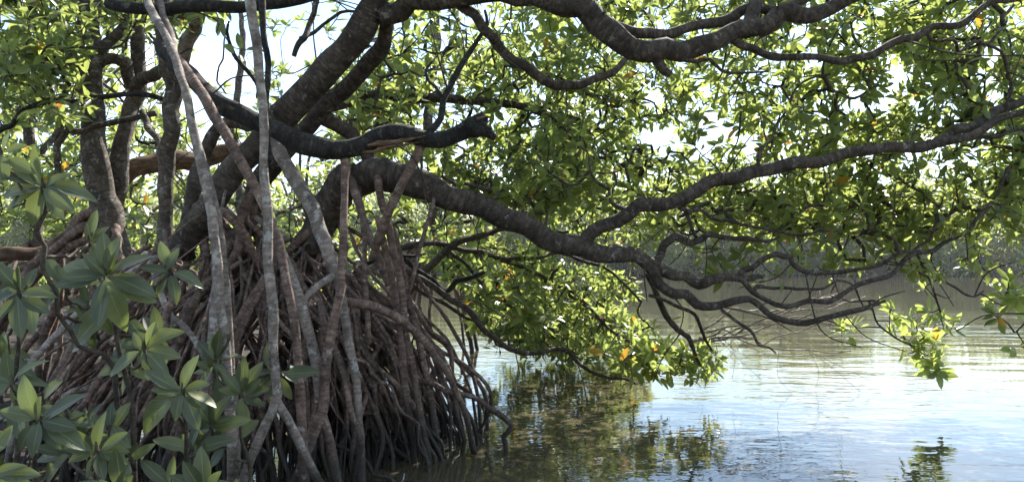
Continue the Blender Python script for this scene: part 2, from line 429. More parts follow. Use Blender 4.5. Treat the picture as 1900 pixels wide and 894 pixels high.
# ------------------------------------------------------------------ leaves
def leaf_template(rows, cols, curl=0.25, fold=0.25, wid=0.40, twist=0.0):
    """unit leaf: stalk at origin, blade along +Y, length 1, upper face +Z"""
    ts = np.array(rows)
    v, uv = [[0, 0, 0]], [[0.5, 0]]
    us = np.linspace(-1, 1, cols)
    for t in ts[1:-1]:
        if t < 0.13: w = 0.02
        else:
            s = (t - 0.1) / 0.9
            w = wid / 2 * (np.sin(math.pi * s ** 0.92) ** 0.75) * (1 - 0.12 * s)
        for u in us:
            z = fold * abs(u) ** 1.3 * w - curl * t * t * 0.5 + twist * u * w * t
            v.append([u * w, t * (1 - 0.06 * curl * t), z]); uv.append([0.5 + 0.5 * u, t])
    v.append([0, 1 - 0.06 * curl, -curl * 0.5]); uv.append([0.5, 1])
    v = np.array(v); uv = np.array(uv)
    loops, tot = [], []
    nr = len(ts) - 2
    for c in range(cols - 1):
        loops += [0, 1 + c + 1, 1 + c]; tot.append(3)
    for r in range(nr - 1):
        for c in range(cols - 1):
            a = 1 + r * cols + c
            loops += [a, a + 1, a + cols + 1, a + cols]; tot.append(4)
    e = 1 + (nr - 1) * cols; last = len(v) - 1
    for c in range(cols - 1):
        loops += [e + c, e + c + 1, last]; tot.append(3)
    loops = np.array(loops)
    return v, loops, np.array(tot), uv[loops]

NEAR_T = [leaf_template([0, .1, .25, .5, .78, 1], 3, c, f, w, tw) for c, f, w, tw in
          [(.1, .3, .38, .1), (.3, .45, .36, -.15), (.5, .35, .40, .2), (-.15, .5, .34, 0), (.8, .5, .36, -.25), (.2, .2, .42, .3)]]
FAR_T = [leaf_template([0, .3, .7, 1], 3, c, .3, .44) for c in (.1, .4, -.1)]
FG_T = [leaf_template([0, .09, .18, .28, .4, .52, .64, .76, .87, .95, 1], 5, c, f, w, tw) for c, f, w, tw in
        [(.15, .25, .42, .1), (.35, .3, .40, -.2), (.55, .22, .45, .15), (-.1, .35, .38, -.1), (.9, .35, .42, .2)]]

class Leaves:
    """arrays of leaf placements: stalk position, blade direction, upper-side normal, length, shape, tint"""
    def __init__(s): s.p, s.d, s.n, s.L, s.k, s.t = [], [], [], [], [], []
    def put(s, p, d, nrm, L, k, t):
        s.p.append(p); s.d.append(d); s.n.append(nrm); s.L.append(L); s.k.append(k); s.t.append(t)
    def arrays(s):
        p, d, nn = np.array(s.p), np.array(s.d), np.array(s.n)
        y = d / np.linalg.norm(d, axis=1)[:, None]
        x = np.cross(y, nn); x /= np.linalg.norm(x, axis=1)[:, None] + 1e-9
        z = np.cross(x, y)
        R = np.stack([x, y, z], -1)
        return p, R, np.array(s.L), np.array(s.k), np.array(s.t)

def rosette(lv, p, axis, L, n=None, nk=6, tint=None, spread=1.0, yellow=0.012):
    """a whorl of leathery leaves at a twig tip, in crossed pairs; the younger ones stand up in the middle"""
    axis = axis / np.linalg.norm(axis)
    n = n or rng.integers(4, 13)
    a = np.cross(axis, [0.3, 0.2, 0.9]); a /= np.linalg.norm(a); bb = np.cross(axis, a)
    ph = rng.uniform(0, 6.28)
    t0 = rng.uniform(0.15, 0.8) if tint is None else tint
    for i in range(n):
        az = ph + (i % 2) * math.pi + (i // 2) * (math.pi / 2) + rng.normal(0, 0.45)
        f = i / max(1, n - 1)                               # 0 youngest .. 1 oldest
        tilt = math.radians(28 + 62 * f * spread + rng.normal(0, 17))
        rad = math.cos(az) * a + math.sin(az) * bb
        d = axis * math.cos(tilt) + rad * math.sin(tilt)
        d = d + np.array([0, 0, -0.28 * f * rng.uniform(0, 1.4)])
        nrm = axis * math.sin(tilt) - rad * math.cos(tilt) + rng.normal(0, 0.18, 3)
        t = np.clip(t0 + rng.normal(0, 0.17) + (0.22 if i == 0 else 0), 0, 0.95)
        if rng.random() < yellow: t = rng.uniform(0.97, 1.0)
        s = L * (0.62 + 0.38 * min(1, f * 2.5)) * rng.uniform(0.85, 1.12)
        lv.put(p - axis * f * 0.055, d, nrm, s, rng.integers(nk), t)

def add_leaves(mesh, arr, idx, temps):
    p, R, L, k, t = arr
    for q in range(len(temps)):
        sel = idx[k[idx] % len(temps) == q]
        if len(sel) == 0: continue
        tv, tl, tt, tuv = temps[q]
        v = np.einsum('nij,vj->nvi', R[sel], tv) * L[sel][:, None, None] + p[sel][:, None, :]
        nv = len(tv); N = len(sel)
        loops = (tl[None, :] + (np.arange(N) * nv)[:, None]).reshape(-1)
        mesh.add(v.reshape(-1, 3), loops, np.tile(tt, N), np.tile(tuv, (N, 1)), np.repeat(t[sel], nv))

_leaf_data = {}
def leaf_object(arr, i, temps, tag, mat, parent, base):
    """one leaf as an object of its own; mesh data shared between leaves of one shape and tone"""
    p, R, L, k, t = arr
    q = int(k[i] % len(temps)); tb = 15 if t[i] > 0.965 else int(min(14, t[i] * 16))
    key = (tag, q, tb)
    if key not in _leaf_data:
        m = Mesh(); tv, tl, tt, tuv = temps[q]
        m.add(tv, tl, tt, tuv, (tb + 0.5) / 16 if tb < 15 else 0.985)
        o = m.build('leaf', mat)
        _leaf_data[key] = o.data
        bpy.data.objects.remove(o)
    o = bpy.data.objects.new('leaf', _leaf_data[key])
    COL.objects.link(o)
    o.parent = parent
    mt = Matrix([[*(R[i][r] * L[i]), p[i][r] - base[r]] for r in range(3)] + [[0, 0, 0, 1]])
    o.matrix_basis = mt
    return o

# ------------------------------------------------------------------ limbs and twig growth
class Tree:
    def __init__(s, name, label, cat, base, group=None):
        s.base = np.asarray(base, float)
        s.root = thing(name, label, cat, base, group)
        s.nodes, s.twigs, s.leaves = [], [], Leaves()
        s.owners = []
    def limb(s, name, pix, mat, sides=12, knob=0.07, step=0.03, grow=True, world=False, tint=0.5, label=None, wob=0.004, slim=0.84, kink=0.012, stubs=True):
        pts = []
        for q in pix:
            if world: pts.append(list(q))
            else:
                w = P(q[0], q[1], q[2]); pts.append([*w, q[3] * (slim if q[3] > 22 else 0.9) / 2 / F * q[2]])
        pts = np.array(pts)
        if kink > 0 and len(pts) > 2:
            # knees between the control points, where a side shoot once broke off
            mid = (pts[:-1] + pts[1:]) / 2
            mid[:, :3] += rng.normal(0, 1, (len(mid), 3)) * np.minimum(kink, 0.10 * np.linalg.norm((pts[1:] - pts[:-1])[:, :3], axis=1))[:, None]
            mid[:, 3] *= rng.uniform(0.9, 1.08, len(mid))
            z_ = np.empty((len(pts) + len(mid), 4)); z_[0::2] = pts; z_[1::2] = mid; pts = z_
        c = spline(pts, step)
        L = np.linspace(0, 1, len(c)) * len(c) * step
        wig = np.zeros((len(c), 3))
        for _ in range(4):
            wig += np.sin(L[:, None] * rng.uniform(6, 26) + rng.uniform(0, 6.28, 3)[None, :]) * wob * rng.uniform(0.4, 1)
        c[:, :3] += wig * np.clip(np.minimum(np.arange(len(c)), np.arange(len(c))[::-1])[:, None] / 4, 0, 1)
        c[:, 3] = np.maximum(c[:, 3], 0.0015)
        m = Mesh(); m.tube(c[:, :3], c[:, 3], sides, knob, tint)
        o = m.build(name, mat, s.root, s.base)
        if label: o['label'] = label
        OCC.append(m.v[0])
        if grow:
            s.nodes.append(c[::2, :3])
            if stubs:
                k = rng.integers(4, 10)
                while k < len(c) - 3:        # bare side twigs and broken stubs
                    Ls = rng.uniform(0.03, 0.20) * (1 if rng.random() < .7 else 2)
                    dv = rng.normal(0, 1, 3); dv -= (c[k + 1, :3] - c[k, :3]) * np.dot(dv, c[k + 1, :3] - c[k, :3]) / (np.sum((c[k + 1, :3] - c[k, :3]) ** 2) + 1e-9)
                    dv = dv / np.linalg.norm(dv) + 0.6 * (c[k + 2, :3] - c[k, :3]) / (np.linalg.norm(c[k + 2, :3] - c[k, :3]) + 1e-9)
                    p0 = c[k, :3]; p1 = p0 + dv * Ls * .5 + rng.normal(0, .18 * Ls, 3); p2 = p1 + dv * Ls * .5 + rng.normal(0, .25 * Ls, 3)
                    s.twigs.append([spline(np.array([p0, p1, p2]), .03), -1, rng.integers(1, 4)])
                    k += int(rng.uniform(3, 11) * 0.03 / step) + 1
        return c
    def grow(s, targets, L=0.115, up=0.5, tint=None, reach=1.2, temps=6, yellow=0.012, spread=1.0):
        """join every rosette point to the nearest wood with a curved twig, oldest (nearest) first"""
        nodes = np.vstack(s.nodes)
        par = np.full(len(nodes), -1)
        T = np.asarray(targets)
        d0 = np.array([np.min(np.sum((nodes - t) ** 2, 1)) for t in T])
        cap = len(nodes) + len(T) * 9
        N = np.zeros((cap, 3)); N[:len(nodes)] = nodes
        PR = np.full(cap, -1); K = len(nodes)
        tw = []
        for i in np.argsort(d0):
            t = T[i]
            dd = np.sum((N[:K] - t) ** 2, 1)
            j = int(np.argmin(dd))
            if dd[j] > reach ** 2 * 4: pass
            a = N[j]; dist = math.sqrt(dd[j])
            if dist < 0.02: continue
            side = rng.normal(0, 0.16, 3) * dist
            mid = (a + t) / 2 + side + np.array([0, 0, -0.10 * dist * up])
            m2 = a * 0.25 + t * 0.75 + side * 0.6 + np.array([0, 0, -0.08 * dist])
            c = spline(np.array([a, mid, m2, t]), max(0.03, dist / 9))
            tid = len(tw)
            tw.append([c, PR[j], 1])
            st = max(1, len(c) // 7)
            add = c[1::st][:9]
            N[K:K + len(add)] = add; PR[K:K + len(add)] = tid; K += len(add)
            ax = (c[-1] - c[-2]); ax /= np.linalg.norm(ax) + 1e-9
            ax = ax * 0.7 + np.array([0, 0, up]) + rng.normal(0, 0.30, 3)
            rosette(s.leaves, t, ax, L * rng.uniform(0.85, 1.15), tint=tint, nk=temps, yellow=yellow, spread=spread)
        for q in range(len(tw) - 1, -1, -1):
            if tw[q][1] >= 0: tw[tw[q][1]][2] += tw[q][2]
        s.twigs += tw
    def twig_mesh(s, mat, rmin=0.0024, name='twigs'):
        m = Mesh()
        for c, p, cnt in s.twigs:
            r0 = rmin * math.sqrt(1 + 0.8 * min(cnt, 30)); r1 = max(rmin * 0.85, r0 * 0.55)
            m.tube(c, np.linspace(r0, r1, len(c)), 5 if cnt < 6 else 7, 0.10, rng.uniform(0.2, 0.8), cap=False)
        if m.n:
            o = m.build(name, mat, s.root, s.base); o['kind'] = 'stuff'
            OCC.append(np.vstack(m.v))

OCC = []      # woody vertices, for ranking which leaves show
ALL = []      # (tree, leaf templates, template tag, material, how many single leaves)

def hanging(pts_px, d):           # [(px, py, w)...] at one depth -> limb control rows
    return [(a, b_, d, w) for a, b_, w in pts_px]

# ------------------------------------------------------------------ the big mangrove over the water
A = Tree('mangrove_tree', 'large old mangrove with arching prop roots and long limbs reaching over the water', 'tree', (-1.05, 3.75, 0))
# heavy limbs
A.limb('trunk', [(330, 470, 3.55, 56), (370, 405, 3.5, 58), (430, 325, 3.45, 60), (490, 258, 3.4, 62), (545, 198, 3.35, 63), (610, 120, 3.3, 64), (672, 55, 3.25, 63), (703, -10, 3.2, 52), (715, -120, 3.15, 52), (720, -330, 3.2, 40), (700, -560, 3.3, 26)], M_BARK, 18, 0.05, kink=0.006)
A.limb('branch', [(505, 310, 3.62, 34), (560, 250, 3.62, 38), (637, 167, 3.55, 38), (706, 88, 3.4, 37), (720, 30, 3.3, 34)], M_BARK, 14, kink=0.006)
A.limb('branch', [(300, 85, 3.75, 28), (338, 128, 3.3, 31), (395, 182, 3.08, 33), (440, 208, 3.03, 34), (480, 230, 3.0, 35), (519, 245, 2.98, 36), (571, 267, 2.96, 37), (619, 278, 2.96, 38), (664, 272, 2.97, 36), (703, 255, 2.98, 33), (743, 250, 3.0, 32), (782, 257, 3.01, 33), (816, 258, 3.02, 32), (850, 246, 3.03, 30), (880, 230, 3.04, 29), (899, 216, 3.05, 22)], M_DARK, 18, 0.13, 0.02, label='blackened broken branch with a torn end', wob=0.004, slim=1.0, kink=0)
A.limb('branch', [(866, 238, 3.03, 26), (892, 240, 3.03, 24), (906, 248, 3.02, 19), (918, 257, 3.02, 13)], M_DARK, 12, 0.2, 0.012, kink=0, slim=1.0, stubs=False)
for q in range(7):
    A.limb('splinter', [(884 + 2.5 * q, 222 + 4.5 * q, 3.02, 9), (895 + 2.8 * q, 218 + 5.5 * q, 3.02 + rng.normal(0, .01), 7), (903 + 2.6 * q + rng.uniform(-3, 3), 212 + 7 * q + rng.normal(0, 3), 3.02 + rng.normal(0, .015), 2)], M_DARK if q % 3 else M_LOG, 5, 0.2, 0.02, grow=False, kink=0)
for q in range(3):
    y0 = rng.uniform(266, 276)
    A.limb('torn_wood', [(rng.uniform(660, 690), y0 + 6, 2.95, 5), (705 + rng.uniform(-8, 8), y0 + rng.uniform(-5, 8), 2.945, 9), (740 + rng.uniform(-8, 8), y0 + rng.uniform(-8, 4), 2.955, 7), (rng.uniform(765, 800), y0 - 10 + rng.uniform(-6, 6), 2.97, 1.5)], M_LOG, 6, 0.3, 0.02, grow=False, kink=0)
A.limb('trunk', [(560, 470, 3.75, 60), (600, 395, 3.7, 68), (640, 335, 3.65, 80), (700, 320, 3.6, 76), (765, 340, 3.55, 66), (830, 364, 3.55, 56), (900, 386, 3.55, 51), (980, 421, 3.55, 48), (1050, 454, 3.55, 44), (1110, 468, 3.55, 41), (1180, 476, 3.55, 33), (1215, 505, 3.56, 26), (1252, 545, 3.58, 22), (1292, 567, 3.6, 19), (1342, 561, 3.6, 16), (1390, 556, 3.6, 14), (1432, 585, 3.6, 13), (1472, 598, 3.6, 13), (1532, 590, 3.6, 12), (1600, 575, 3.6, 10), (1642, 558, 3.6, 6)], M_BARK, 16, 0.07, label='long grey limb dipping to the water')
A.limb('branch', [(1082, 466, 3.55, 26), (1112, 424, 3.52, 32), (1172, 394, 3.5, 31), (1240, 379, 3.5, 31), (1320, 336, 3.5, 31), (1400, 316, 3.5, 30), (1480, 301, 3.5, 28), (1560, 289, 3.5, 26), (1660, 272, 3.5, 24), (1740, 263, 3.5, 21), (1820, 240, 3.5, 17), (1905, 206, 3.5, 14), (1990, 160, 3.5, 10)], M_BARK, 14)
A.limb('branch', [(1735, 262, 3.5, 16), (1770, 243, 3.52, 20), (1830, 220, 3.55, 21), (1885, 192, 3.6, 18), (1960, 150, 3.65, 12)], M_BARK, 10)
A.limb('branch', [(1800, 258, 3.5, 9), (1850, 256, 3.52, 8), (1920, 236, 3.55, 7)], M_BARK, 8)
A.limb('branch', [(1186, 478, 3.56, 26), (1216, 492, 3.58, 25), (1252, 511, 3.6, 24), (1300, 530, 3.62, 22), (1350, 513, 3.62, 18), (1395, 514, 3.62, 13), (1416, 514, 3.62, 8)], M_BARK, 12)
A.limb('branch', [(1362, 512, 3.62, 11), (1398, 543, 3.64, 11), (1470, 566, 3.68, 11), (1537, 558, 3.72, 11), (1615, 523, 3.76, 10), (1670, 492, 3.8, 10), (1705, 468, 3.8, 10), (1752, 449, 3.82, 9), (1811, 410, 3.85, 9), (1850, 363, 3.88, 8), (1872, 318, 3.9, 6)], M_BARK, 8)
A.limb('branch', [(1372, 513, 3.62, 13), (1400, 495, 3.63, 13), (1439, 468, 3.65, 12), (1466, 480, 3.66, 12), (1494, 503, 3.68, 11), (1564, 505, 3.7, 9), (1635, 488, 3.74, 8), (1694, 468, 3.78, 7), (1730, 440, 3.8, 7), (1745, 405, 3.8, 6)], M_BARK, 8)
A.limb('branch', [(1215, 488, 3.58, 18), (1232, 455, 3.6, 18), (1252, 440, 3.62, 18), (1282, 446, 3.65, 15), (1313, 437, 3.7, 14), (1388, 443, 3.75, 10), (1450, 438, 3.8, 5)], M_BARK, 8)
A.limb('branch', [(1272, 372, 3.5, 9), (1280, 410, 3.55, 8), (1291, 440, 3.66, 7)], M_BARK, 7)
A.limb('branch', [(1258, 384, 3.5, 10), (1300, 388, 3.52, 8), (1352, 410, 3.6, 7), (1411, 425, 3.65, 7), (1490, 437, 3.7, 6), (1560, 434, 3.75, 5)], M_BARK, 7)
A.limb('branch', [(1398, 546, 3.64, 8), (1412, 528, 3.66, 8), (1450, 533, 3.7, 6), (1500, 538, 3.7, 6), (1552, 520, 3.75, 5), (1590, 545, 3.8, 4), (1620, 575, 3.85, 3)], M_BARK, 6, grow=False)
A.limb('branch', [(1338, 561, 3.6, 7), (1352, 583, 3.6, 7), (1392, 612, 3.6, 7), (1408, 640, 3.6, 5), (1440, 655, 3.6, 3)], M_BARK, 6, grow=False)
A.limb('branch', [(1200, 510, 3.9, 9), (1225, 555, 4.1, 13), (1255, 610, 4.3, 13), (1285, 645, 4.4, 9), (1300, 680, 4.4, 5)], M_BARK, 7)
A.limb('branch', [(1205, 548, 4.0, 7), (1262, 570, 4.1, 8), (1300, 610, 4.2, 7), (1320, 648, 4.3, 5)], M_BARK, 7, grow=False)
# the limb along the top of the view
A.limb('branch', [(705, 30, 3.22, 44), (760, 2, 3.15, 42), (860, -8, 3.05, 42), (960, -4, 2.98, 44), (1050, 8, 2.92, 50), (1105, 42, 2.9, 54), (1150, 78, 2.9, 52), (1205, 98, 2.9, 48), (1262, 95, 2.9, 42), (1330, 76, 2.9, 40), (1420, 52, 2.9, 40), (1500, 26, 2.9, 36), (1590, -8, 2.9, 30), (1720, -70, 2.9, 22), (1850, -140, 2.9, 12)], M_BARK, 18, 0.06)
A.limb('branch', [(1120, 40, 2.94, 22), (1180, 62, 2.96, 24), (1240, 66, 2.97, 22), (1352, 40, 3.0, 22), (1440, 18, 3.0, 20), (1520, -14, 3.0, 16), (1600, -60, 3.0, 10)], M_BARK, 12)
A.limb('branch', [(1195, 92, 2.9, 26), (1222, 112, 2.9, 24), (1243, 138, 2.9, 16)], M_BARK, 10)
A.limb('branch', [(1255, 104, 2.9, 14), (1290, 118, 2.92, 9), (1340, 130, 2.95, 7), (1424, 133, 3.0, 4)], M_BARK, 7)
A.limb('branch', [(1360, 72, 2.9, 18), (1400, 90, 2.92, 16), (1460, 106, 2.95, 15), (1557, 116, 3.0, 16), (1619, 102, 3.03, 17), (1674, 74, 3.05, 16), (1733, 47, 3.08, 15), (1811, 23, 3.1, 13), (1872, 4, 3.12, 12), (1960, -30, 3.15, 9)], M_BARK, 11)
A.limb('branch', [(1720, 60, 3.08, 8), (1740, 76, 3.15, 7), (1784, 92, 3.3, 7), (1831, 82, 3.4, 7), (1868, 40, 3.45, 5)], M_BARK, 7)
A.limb('branch', [(1828, 82, 3.4, 7), (1868, 118, 3.45, 7), (1874, 158, 3.5, 6), (1864, 200, 3.52, 6)], M_BARK, 7)
A.limb('branch', [(840, -12, 3.06, 26), (880, 25, 3.1, 23), (913, 66, 3.15, 22), (953, 116, 3.2, 21), (1003, 146, 3.25, 20), (1054, 159, 3.3, 19), (1104, 143, 3.35, 17), (1150, 122, 3.4, 13), (1190, 110, 3.45, 8)], M_BARK, 12)
A.limb('branch', [(794, 250, 3.02, 15), (822, 188, 3.1, 14), (852, 131, 3.2, 13), (886, 72, 3.3, 9), (900, 20, 3.35, 6)], M_DARK, 9)
A.limb('branch', [(825, 186, 3.12, 8), (795, 150, 3.2, 6), (806, 110, 3.3, 5)], M_DARK, 7)
A.limb('branch', [(590, 206, 4.3, 26), (640, 190, 4.3, 24), (720, 178, 4.35, 22), (810, 180, 4.4, 21), (900, 188, 4.45, 19), (1000, 204, 4.5, 15), (1090, 226, 4.6, 9)], M_BARK, 11)
A.limb('branch', [(578, 190, 3.6, 36), (625, 228, 3.62, 34), (662, 270, 3.64, 32), (690, 310, 3.65, 30)], M_BARK, 12)
A.limb('branch', [(545, 105, 3.3, 10), (556, 75, 3.3, 13), (573, 45, 3.35, 12), (590, 0, 3.4, 12), (600, -60, 3.4, 9)], M_BARK, 8)
A.limb('branch', [(556, 72, 3.33, 8), (600, 45, 3.4, 7), (660, 22, 3.45, 6)], M_BARK, 7)
A.limb('branch', [(1405, 312, 3.5, 9), (1414, 275, 3.52, 8), (1440, 235, 3.6, 6), (1470, 170, 3.7, 5), (1540, 138, 3.7, 5)], M_BARK, 7)
A.limb('branch', [(200, 6, 3.1, 24), (260, 14, 3.05, 26), (327, 14, 3.02, 28), (443, 15, 3.0, 26), (530, 2, 3.05, 24), (640, -22, 3.15, 26), (706, -50, 3.2, 30)], M_DARK, 12)
A.limb('branch', [(415, 600, 3.8, 44), (440, 470, 3.8, 46), (470, 380, 3.75, 44), (510, 300, 3.65, 46), (545, 235, 3.5, 40)], M_BARK, 14)
A.limb('branch', [(350, 480, 3.6, 34), (352, 400, 3.62, 34), (362, 330, 3.66, 32), (395, 250, 3.74, 28), (432, 225, 3.7, 26), (470, 232, 3.6, 20)], M_BARK, 12)
A.limb('branch', [(560, 560, 3.85, 26), (590, 460, 3.8, 30), (640, 370, 3.72, 36)], M_BARK, 12)
# unseen limbs added above the frame to carry the shading crown
for q in [[(-0.5, 3.2, 2.3, .05), (-0.2, 3.6, 2.9, .04), (.3, 4.2, 3.4, .03), (.9, 4.8, 3.7, .015)],
          [(-0.52, 3.2, 2.5, .05), (-1.2, 3.5, 3.1, .04), (-1.9, 4.2, 3.5, .02)],
          [(-0.52, 3.2, 2.6, .05), (-0.7, 2.6, 3.1, .03), (-1.2, 2.0, 3.4, .015)],
          [(.9, 2.9, 1.745, .026), (1.02, 3.06, 1.98, .026), (1.3, 3.4, 2.3, .024), (1.7, 4.2, 2.7, .02), (2.2, 5.0, 2.9, .01)],
          [(.2, 2.92, 1.86, .028), (.5, 3.7, 2.4, .024), (.6, 4.6, 2.9, .02)]]:
    A.limb('branch', q, M_BARK, 9, world=True)

# prop and aerial roots that can be followed one by one
def root(px, mat=M_ROOT, sides=9, tint=None, knob=0.06, wob=0.0018):
    return A.limb('prop_root', px, mat, sides, knob, 0.03, grow=False, tint=rng.uniform(0.3, 0.7) if tint is None else tint, wob=wob, kink=0.0015)
root([(262, -20, 3.0, 17), (284, 25, 2.8, 17), (322, 100, 2.55, 17), (347, 176, 2.47, 17), (362, 252, 2.45, 19), (378, 327, 2.43, 20), (393, 403, 2.42, 20), (402, 470, 2.41, 20), (408, 560, 2.4, 20), (422, 690, 2.4, 21), (428, 790, 2.4, 23), (431, 894, 2.4, 25), (434, 1010, 2.4, 27)], M_PALE, 12, 0.55)
root([(292, -15, 3.05, 13), (306, 35, 2.85, 13), (330, 115, 2.6, 14), (352, 205, 2.55, 15), (378, 305, 2.52, 15), (405, 400, 2.5, 15), (415, 460, 2.49, 15), (420, 540, 2.48, 15), (428, 640, 2.47, 15), (436, 760, 2.47, 16), (446, 1000, 2.46, 17)], M_PALE, 10, 0.4)
root([(462, -20, 2.5, 22), (470, 50, 2.48, 20), (483, 150, 2.45, 18), (490, 250, 2.44, 18), (493, 340, 2.43, 19), (496, 448, 2.42, 21), (506, 570, 2.4, 21), (511, 690, 2.4, 20), (510, 745, 2.4, 20), (478, 827, 2.38, 20), (448, 894, 2.37, 20), (412, 1000, 2.35, 21)], M_PALE, 12, 0.5)
root([(511, 735, 2.4, 18), (530, 775, 2.41, 18), (554, 818, 2.42, 19), (591, 894, 2.43, 19), (640, 985, 2.43, 20)], M_PALE, 10, 0.5)
root([(486, -15, 2.75, 14), (490, 70, 2.72, 13), (497, 120, 2.7, 13), (492, 190, 2.66, 13), (500, 300, 2.62, 13)], M_DARK, 9, 0.6)
root([(318, 95, 3.4, 18), (345, 130, 3.05, 20), (383, 186, 2.92, 22), (418, 247, 2.86, 22), (453, 312, 2.83, 22), (488, 378, 2.8, 21), (515, 440, 2.78, 20), (532, 520, 2.75, 18), (548, 610, 2.7, 18), (556, 720, 2.66, 20), (565, 880, 2.62, 22), (572, 970, 2.6, 22)], M_ROOT, 11, 0.6)
root([(505, 250, 3.2, 30), (522, 290, 3.15, 32), (546, 330, 3.1, 33), (579, 385, 3.05, 33), (602, 448, 3.0, 31), (622, 500, 2.98, 28), (630, 535, 2.96, 22), (642, 600, 2.95, 18), (660, 700, 2.94, 18), (668, 820, 2.92, 19), (672, 920, 2.9, 20)], M_PALE, 13, 0.35)
root([(513, 430, 2.9, 24), (528, 485, 2.88, 25), (545, 525, 2.86, 25), (569, 607, 2.82, 25), (588, 690, 2.78, 25), (597, 740, 2.76, 24)], M_PALE, 11, 0.45)
root([(640, 276, 2.97, 30), (641, 302, 2.96, 20), (640, 335, 2.95, 16), (638, 400, 2.9, 16), (637, 470, 2.86, 17), (634, 530, 2.83, 18), (620, 592, 2.8, 20), (606, 680, 2.76, 22), (598, 760, 2.72, 22), (568, 845, 2.68, 21), (545, 894, 2.65, 21), (512, 970, 2.6, 22)], M_ROOT, 11, 0.55)
root([(624, 508, 2.97, 18), (594, 528, 2.93, 15), (568, 549, 2.88, 14), (560, 575, 2.86, 13)], M_PALE, 9, 0.5)
root([(596, 760, 2.73, 18), (612, 820, 2.72, 20), (625, 894, 2.7, 22), (640, 960, 2.68, 24)], M_ROOT, 10)
root([(488, 520, 2.7, 12), (456, 566, 2.68, 12), (431, 607, 2.66, 12), (420, 650, 2.64, 12)], M_ROOT, 8)
root([(786, 258, 3.02, 24), (772, 290, 3.03, 20), (748, 340, 3.06, 18), (722, 388, 3.1, 19), (704, 440, 3.15, 20), (690, 480, 3.2, 14)], M_ROOT, 10, 0.6)
root([(716, 395, 3.12, 16), (728, 450, 3.15, 15), (742, 520, 3.18, 15), (752, 600, 3.2, 14), (762, 660, 3.22, 14), (785, 800, 3.24, 15), (798, 870, 3.25, 15)], M_ROOT, 9)
root([(700, 400, 3.2, 13), (715, 460, 3.2, 14), (735, 560, 3.25, 15), (745, 640, 3.28, 15), (760, 780, 3.28, 15), (772, 880, 3.28, 15)], M_ROOT, 9)
root([(700, 318, 3.56, 20), (704, 352, 3.46, 17), (714, 392, 3.43, 15), (735, 450, 3.45, 14), (755, 540, 3.5, 14), (775, 620, 3.5, 14), (800, 740, 3.48, 15), (815, 850, 3.4, 15)], M_ROOT, 9)
root([(652, 330, 3.6, 22), (660, 362, 3.46, 19), (672, 402, 3.38, 16), (700, 470, 3.3, 15), (722, 530, 3.3, 15)], M_ROOT, 9)
root([(806, 358, 3.53, 10), (800, 392, 3.45, 9), (784, 445, 3.36, 9), (765, 520, 3.3, 9), (758, 545, 3.3, 8)], M_ROOT, 7)
root([(664, 345, 3.6, 14), (670, 385, 3.4, 11), (676, 440, 3.25, 10), (679, 520, 3.2, 10), (682, 600, 3.18, 11), (684, 640, 3.17, 11)], M_ROOT, 8)
root([(640, 560, 3.0, 22), (690, 565, 3.05, 21), (740, 590, 3.1, 18), (785, 630, 3.15, 16), (830, 690, 3.2, 14), (862, 760, 3.28, 13), (880, 840, 3.35, 13)], M_ROOT, 10, 0.65)
root([(395, 1000, 2.55, 20), (382, 860, 2.58, 18), (378, 740, 2.6, 17), (392, 640, 2.63, 20), (400, 560, 2.68, 22), (404, 480, 2.72, 20)], M_PALE, 10, 0.4)
root([(318, 640, 2.8, 12), (306, 600, 2.8, 17), (318, 560, 2.82, 15), (324, 520, 2.85, 14), (312, 480, 2.9, 12), (305, 430, 3.1, 10)], M_ROOT, 9, 0.7)
root([(270, 470, 3.3, 12), (300, 545, 3.0, 14), (318, 588, 2.82, 14), (345, 612, 2.76, 13), (372, 645, 2.7, 13), (390, 690, 2.66, 13)], M_PALE, 9, 0.4)
root([(250, 790, 2.7, 9), (300, 750, 2.72, 11), (345, 705, 2.7, 10), (400, 640, 2.7, 8)], M_DARK, 7, 0.8)
root([(100, 850, 2.95, 22), (180, 790, 2.98, 22), (250, 730, 3.0, 20), (330, 640, 3.05, 18), (370, 540, 3.1, 16)], M_ROOT, 10, 0.4)
root([(60, 760, 3.3, 14), (140, 680, 3.3, 15), (220, 600, 3.3, 15), (300, 520, 3.3, 14)], M_ROOT, 9, 0.5)

